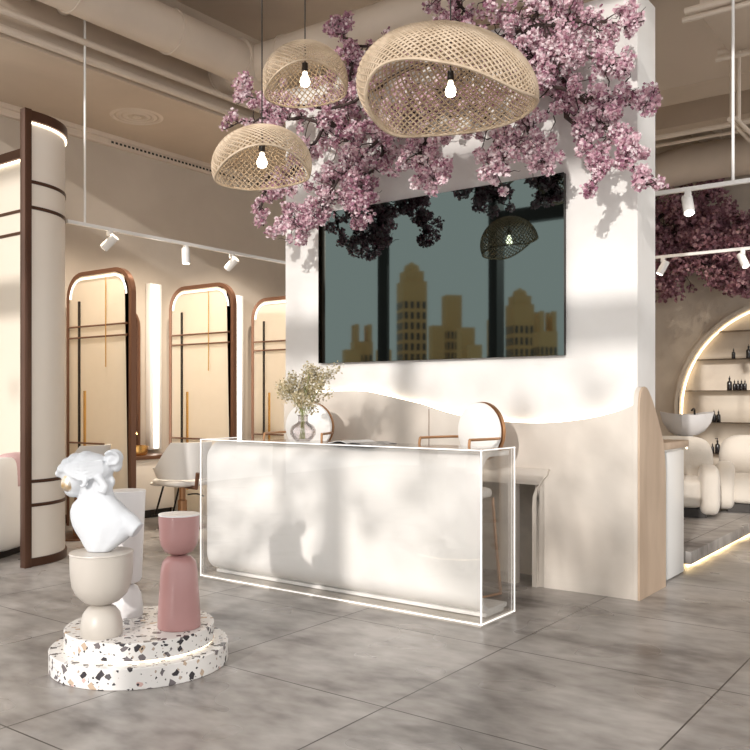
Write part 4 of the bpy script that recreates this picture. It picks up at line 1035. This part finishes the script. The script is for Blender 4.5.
# ================================================================== outside: street trees and skyline (seen in the dark screen)
M_stone = new_mat('golden_sandstone', (0.72, 0.44, 0.20), 0.8)
M_win = new_mat('tower_windows', (0.05, 0.06, 0.07), 0.3)
def tower(u, vtop, D, wpx, kind, lab, rot=40):
    r = (u-375)/852; t_ = (11.9+D)/(FC+FS*r); x = t_*(-FS+FC*r); H = 1.4+(400-vtop)/852*t_; Wd = wpx/852*t_*0.72
    t = thing('distant_tower', lab, 'building', (x, -D, 0), math.radians(rot), 'city skyline towers')
    bm = B(); h = Wd/2
    if kind == 0:
        box(bm, -h, h, -h, h, 0, H*0.86); box(bm, -h*0.8, h*0.8, -h*0.8, h*0.8, H*0.86, H*0.93); lathe(bm, [(h*0.7, H*0.93), (h*0.6, H*0.97), (0, H)], 12)
    elif kind == 1: box(bm, -h, h, -h, h, 0, H)
    else:
        box(bm, -h, h, -h, h, 0, H*0.8)
        for a in (-1, 0.1, 1):
            for b in (-1, 1): box(bm, a*h*0.7-h*0.22, a*h*0.7+h*0.22, b*h*0.7-h*0.22, b*h*0.7+h*0.22, H*0.8, H*(0.94+0.06*abs(a)))
    obj('walls', bm, M_stone, t)
    bm = B(); fl = int(H/1.7)
    for k in range(2, fl-1):
        z = H*0.84*k/fl
        for q in range(4):
            c_ = -h+Wd*(q+0.5)/4; s = Wd*0.065
            box(bm, c_-s, c_+s, h, h+0.05, z-0.5, z+0.5); box(bm, c_-s, c_+s, -h-0.05, -h, z-0.5, z+0.5)
            box(bm, h, h+0.05, c_-s, c_+s, z-0.5, z+0.5); box(bm, -h-0.05, -h, c_-s, c_+s, z-0.5, z+0.5)
    obj('windows', bm, M_win, t)
for a in [
 (362, 325, 84, 26, 2, 'golden turreted block at far left of the reflected skyline'),
 (352, 350, 80, 22, 1, 'low golden block at the left foot of the reflected turreted block'),
 (412, 262, 90, 34, 0, 'tallest golden tower reflected in the middle of the screen'),
 (437, 326, 82, 18, 1, 'low golden block reflected just right of the tallest tower'),
 (452, 296, 86, 22, 1, 'mid-height golden block reflected right of the tallest tower'),
 (466, 328, 80, 20, 1, 'low golden block reflected right of the mid-height block'),
 (475, 345, 78, 16, 1, 'lowest golden block reflected in the middle of the skyline'),
 (492, 320, 84, 10, 1, 'slim golden slab reflected beside the dark window post'),
 (520, 288, 90, 30, 0, 'second tallest golden tower reflected at right in the screen'),
 (545, 312, 84, 26, 2, 'golden turreted block at far right of the reflected skyline'),
 (384, 350, 80, 18, 1, 'low golden block reflected between turreted block and tallest tower')]:
    tower(*a)
def street_tree(x, y, seed, lab, n=700, cz=4.6, rad=2.0):
    rng = random.Random(seed)
    t = thing('street_tree', lab, 'tree', (x, y, 0))
    bm = B(); tube(bm, [(0, 0, 0), (0.05, 0, 1.8), (0, 0.1, 3.4), (0.1, 0, cz)], [0.12, 0.1, 0.07, 0.03], 8)
    cl = []
    for k in range(26):
        e = Vector((rng.gauss(0, 1), rng.gauss(0, 1), rng.gauss(0, 0.8)))*rad*0.5+Vector((0, 0, cz)); twig(bm, Vector((0, 0, 2.6+rng.random()*1.5)), e, 0.03, 0.008, rng, 0.08)
        for _ in range(n//26): cl.append(tuple(e+Vector((rng.gauss(0, 1), rng.gauss(0, 1), rng.gauss(0, 1)))*0.28))
    obj('trunk', bm, M_bark, t)
    flowers_mesh('leaves', cl, 0.075, [M_green], [1.0], seed, t, petals=3)
street_tree(-2.9, -5.6, 21, 'leafy street tree nearest the windows behind the viewer', 430, 4.1, 2.0)
street_tree(0.6, -7.2, 22, 'leafy street tree farther out behind the viewer', 270, 5.2, 2.0)
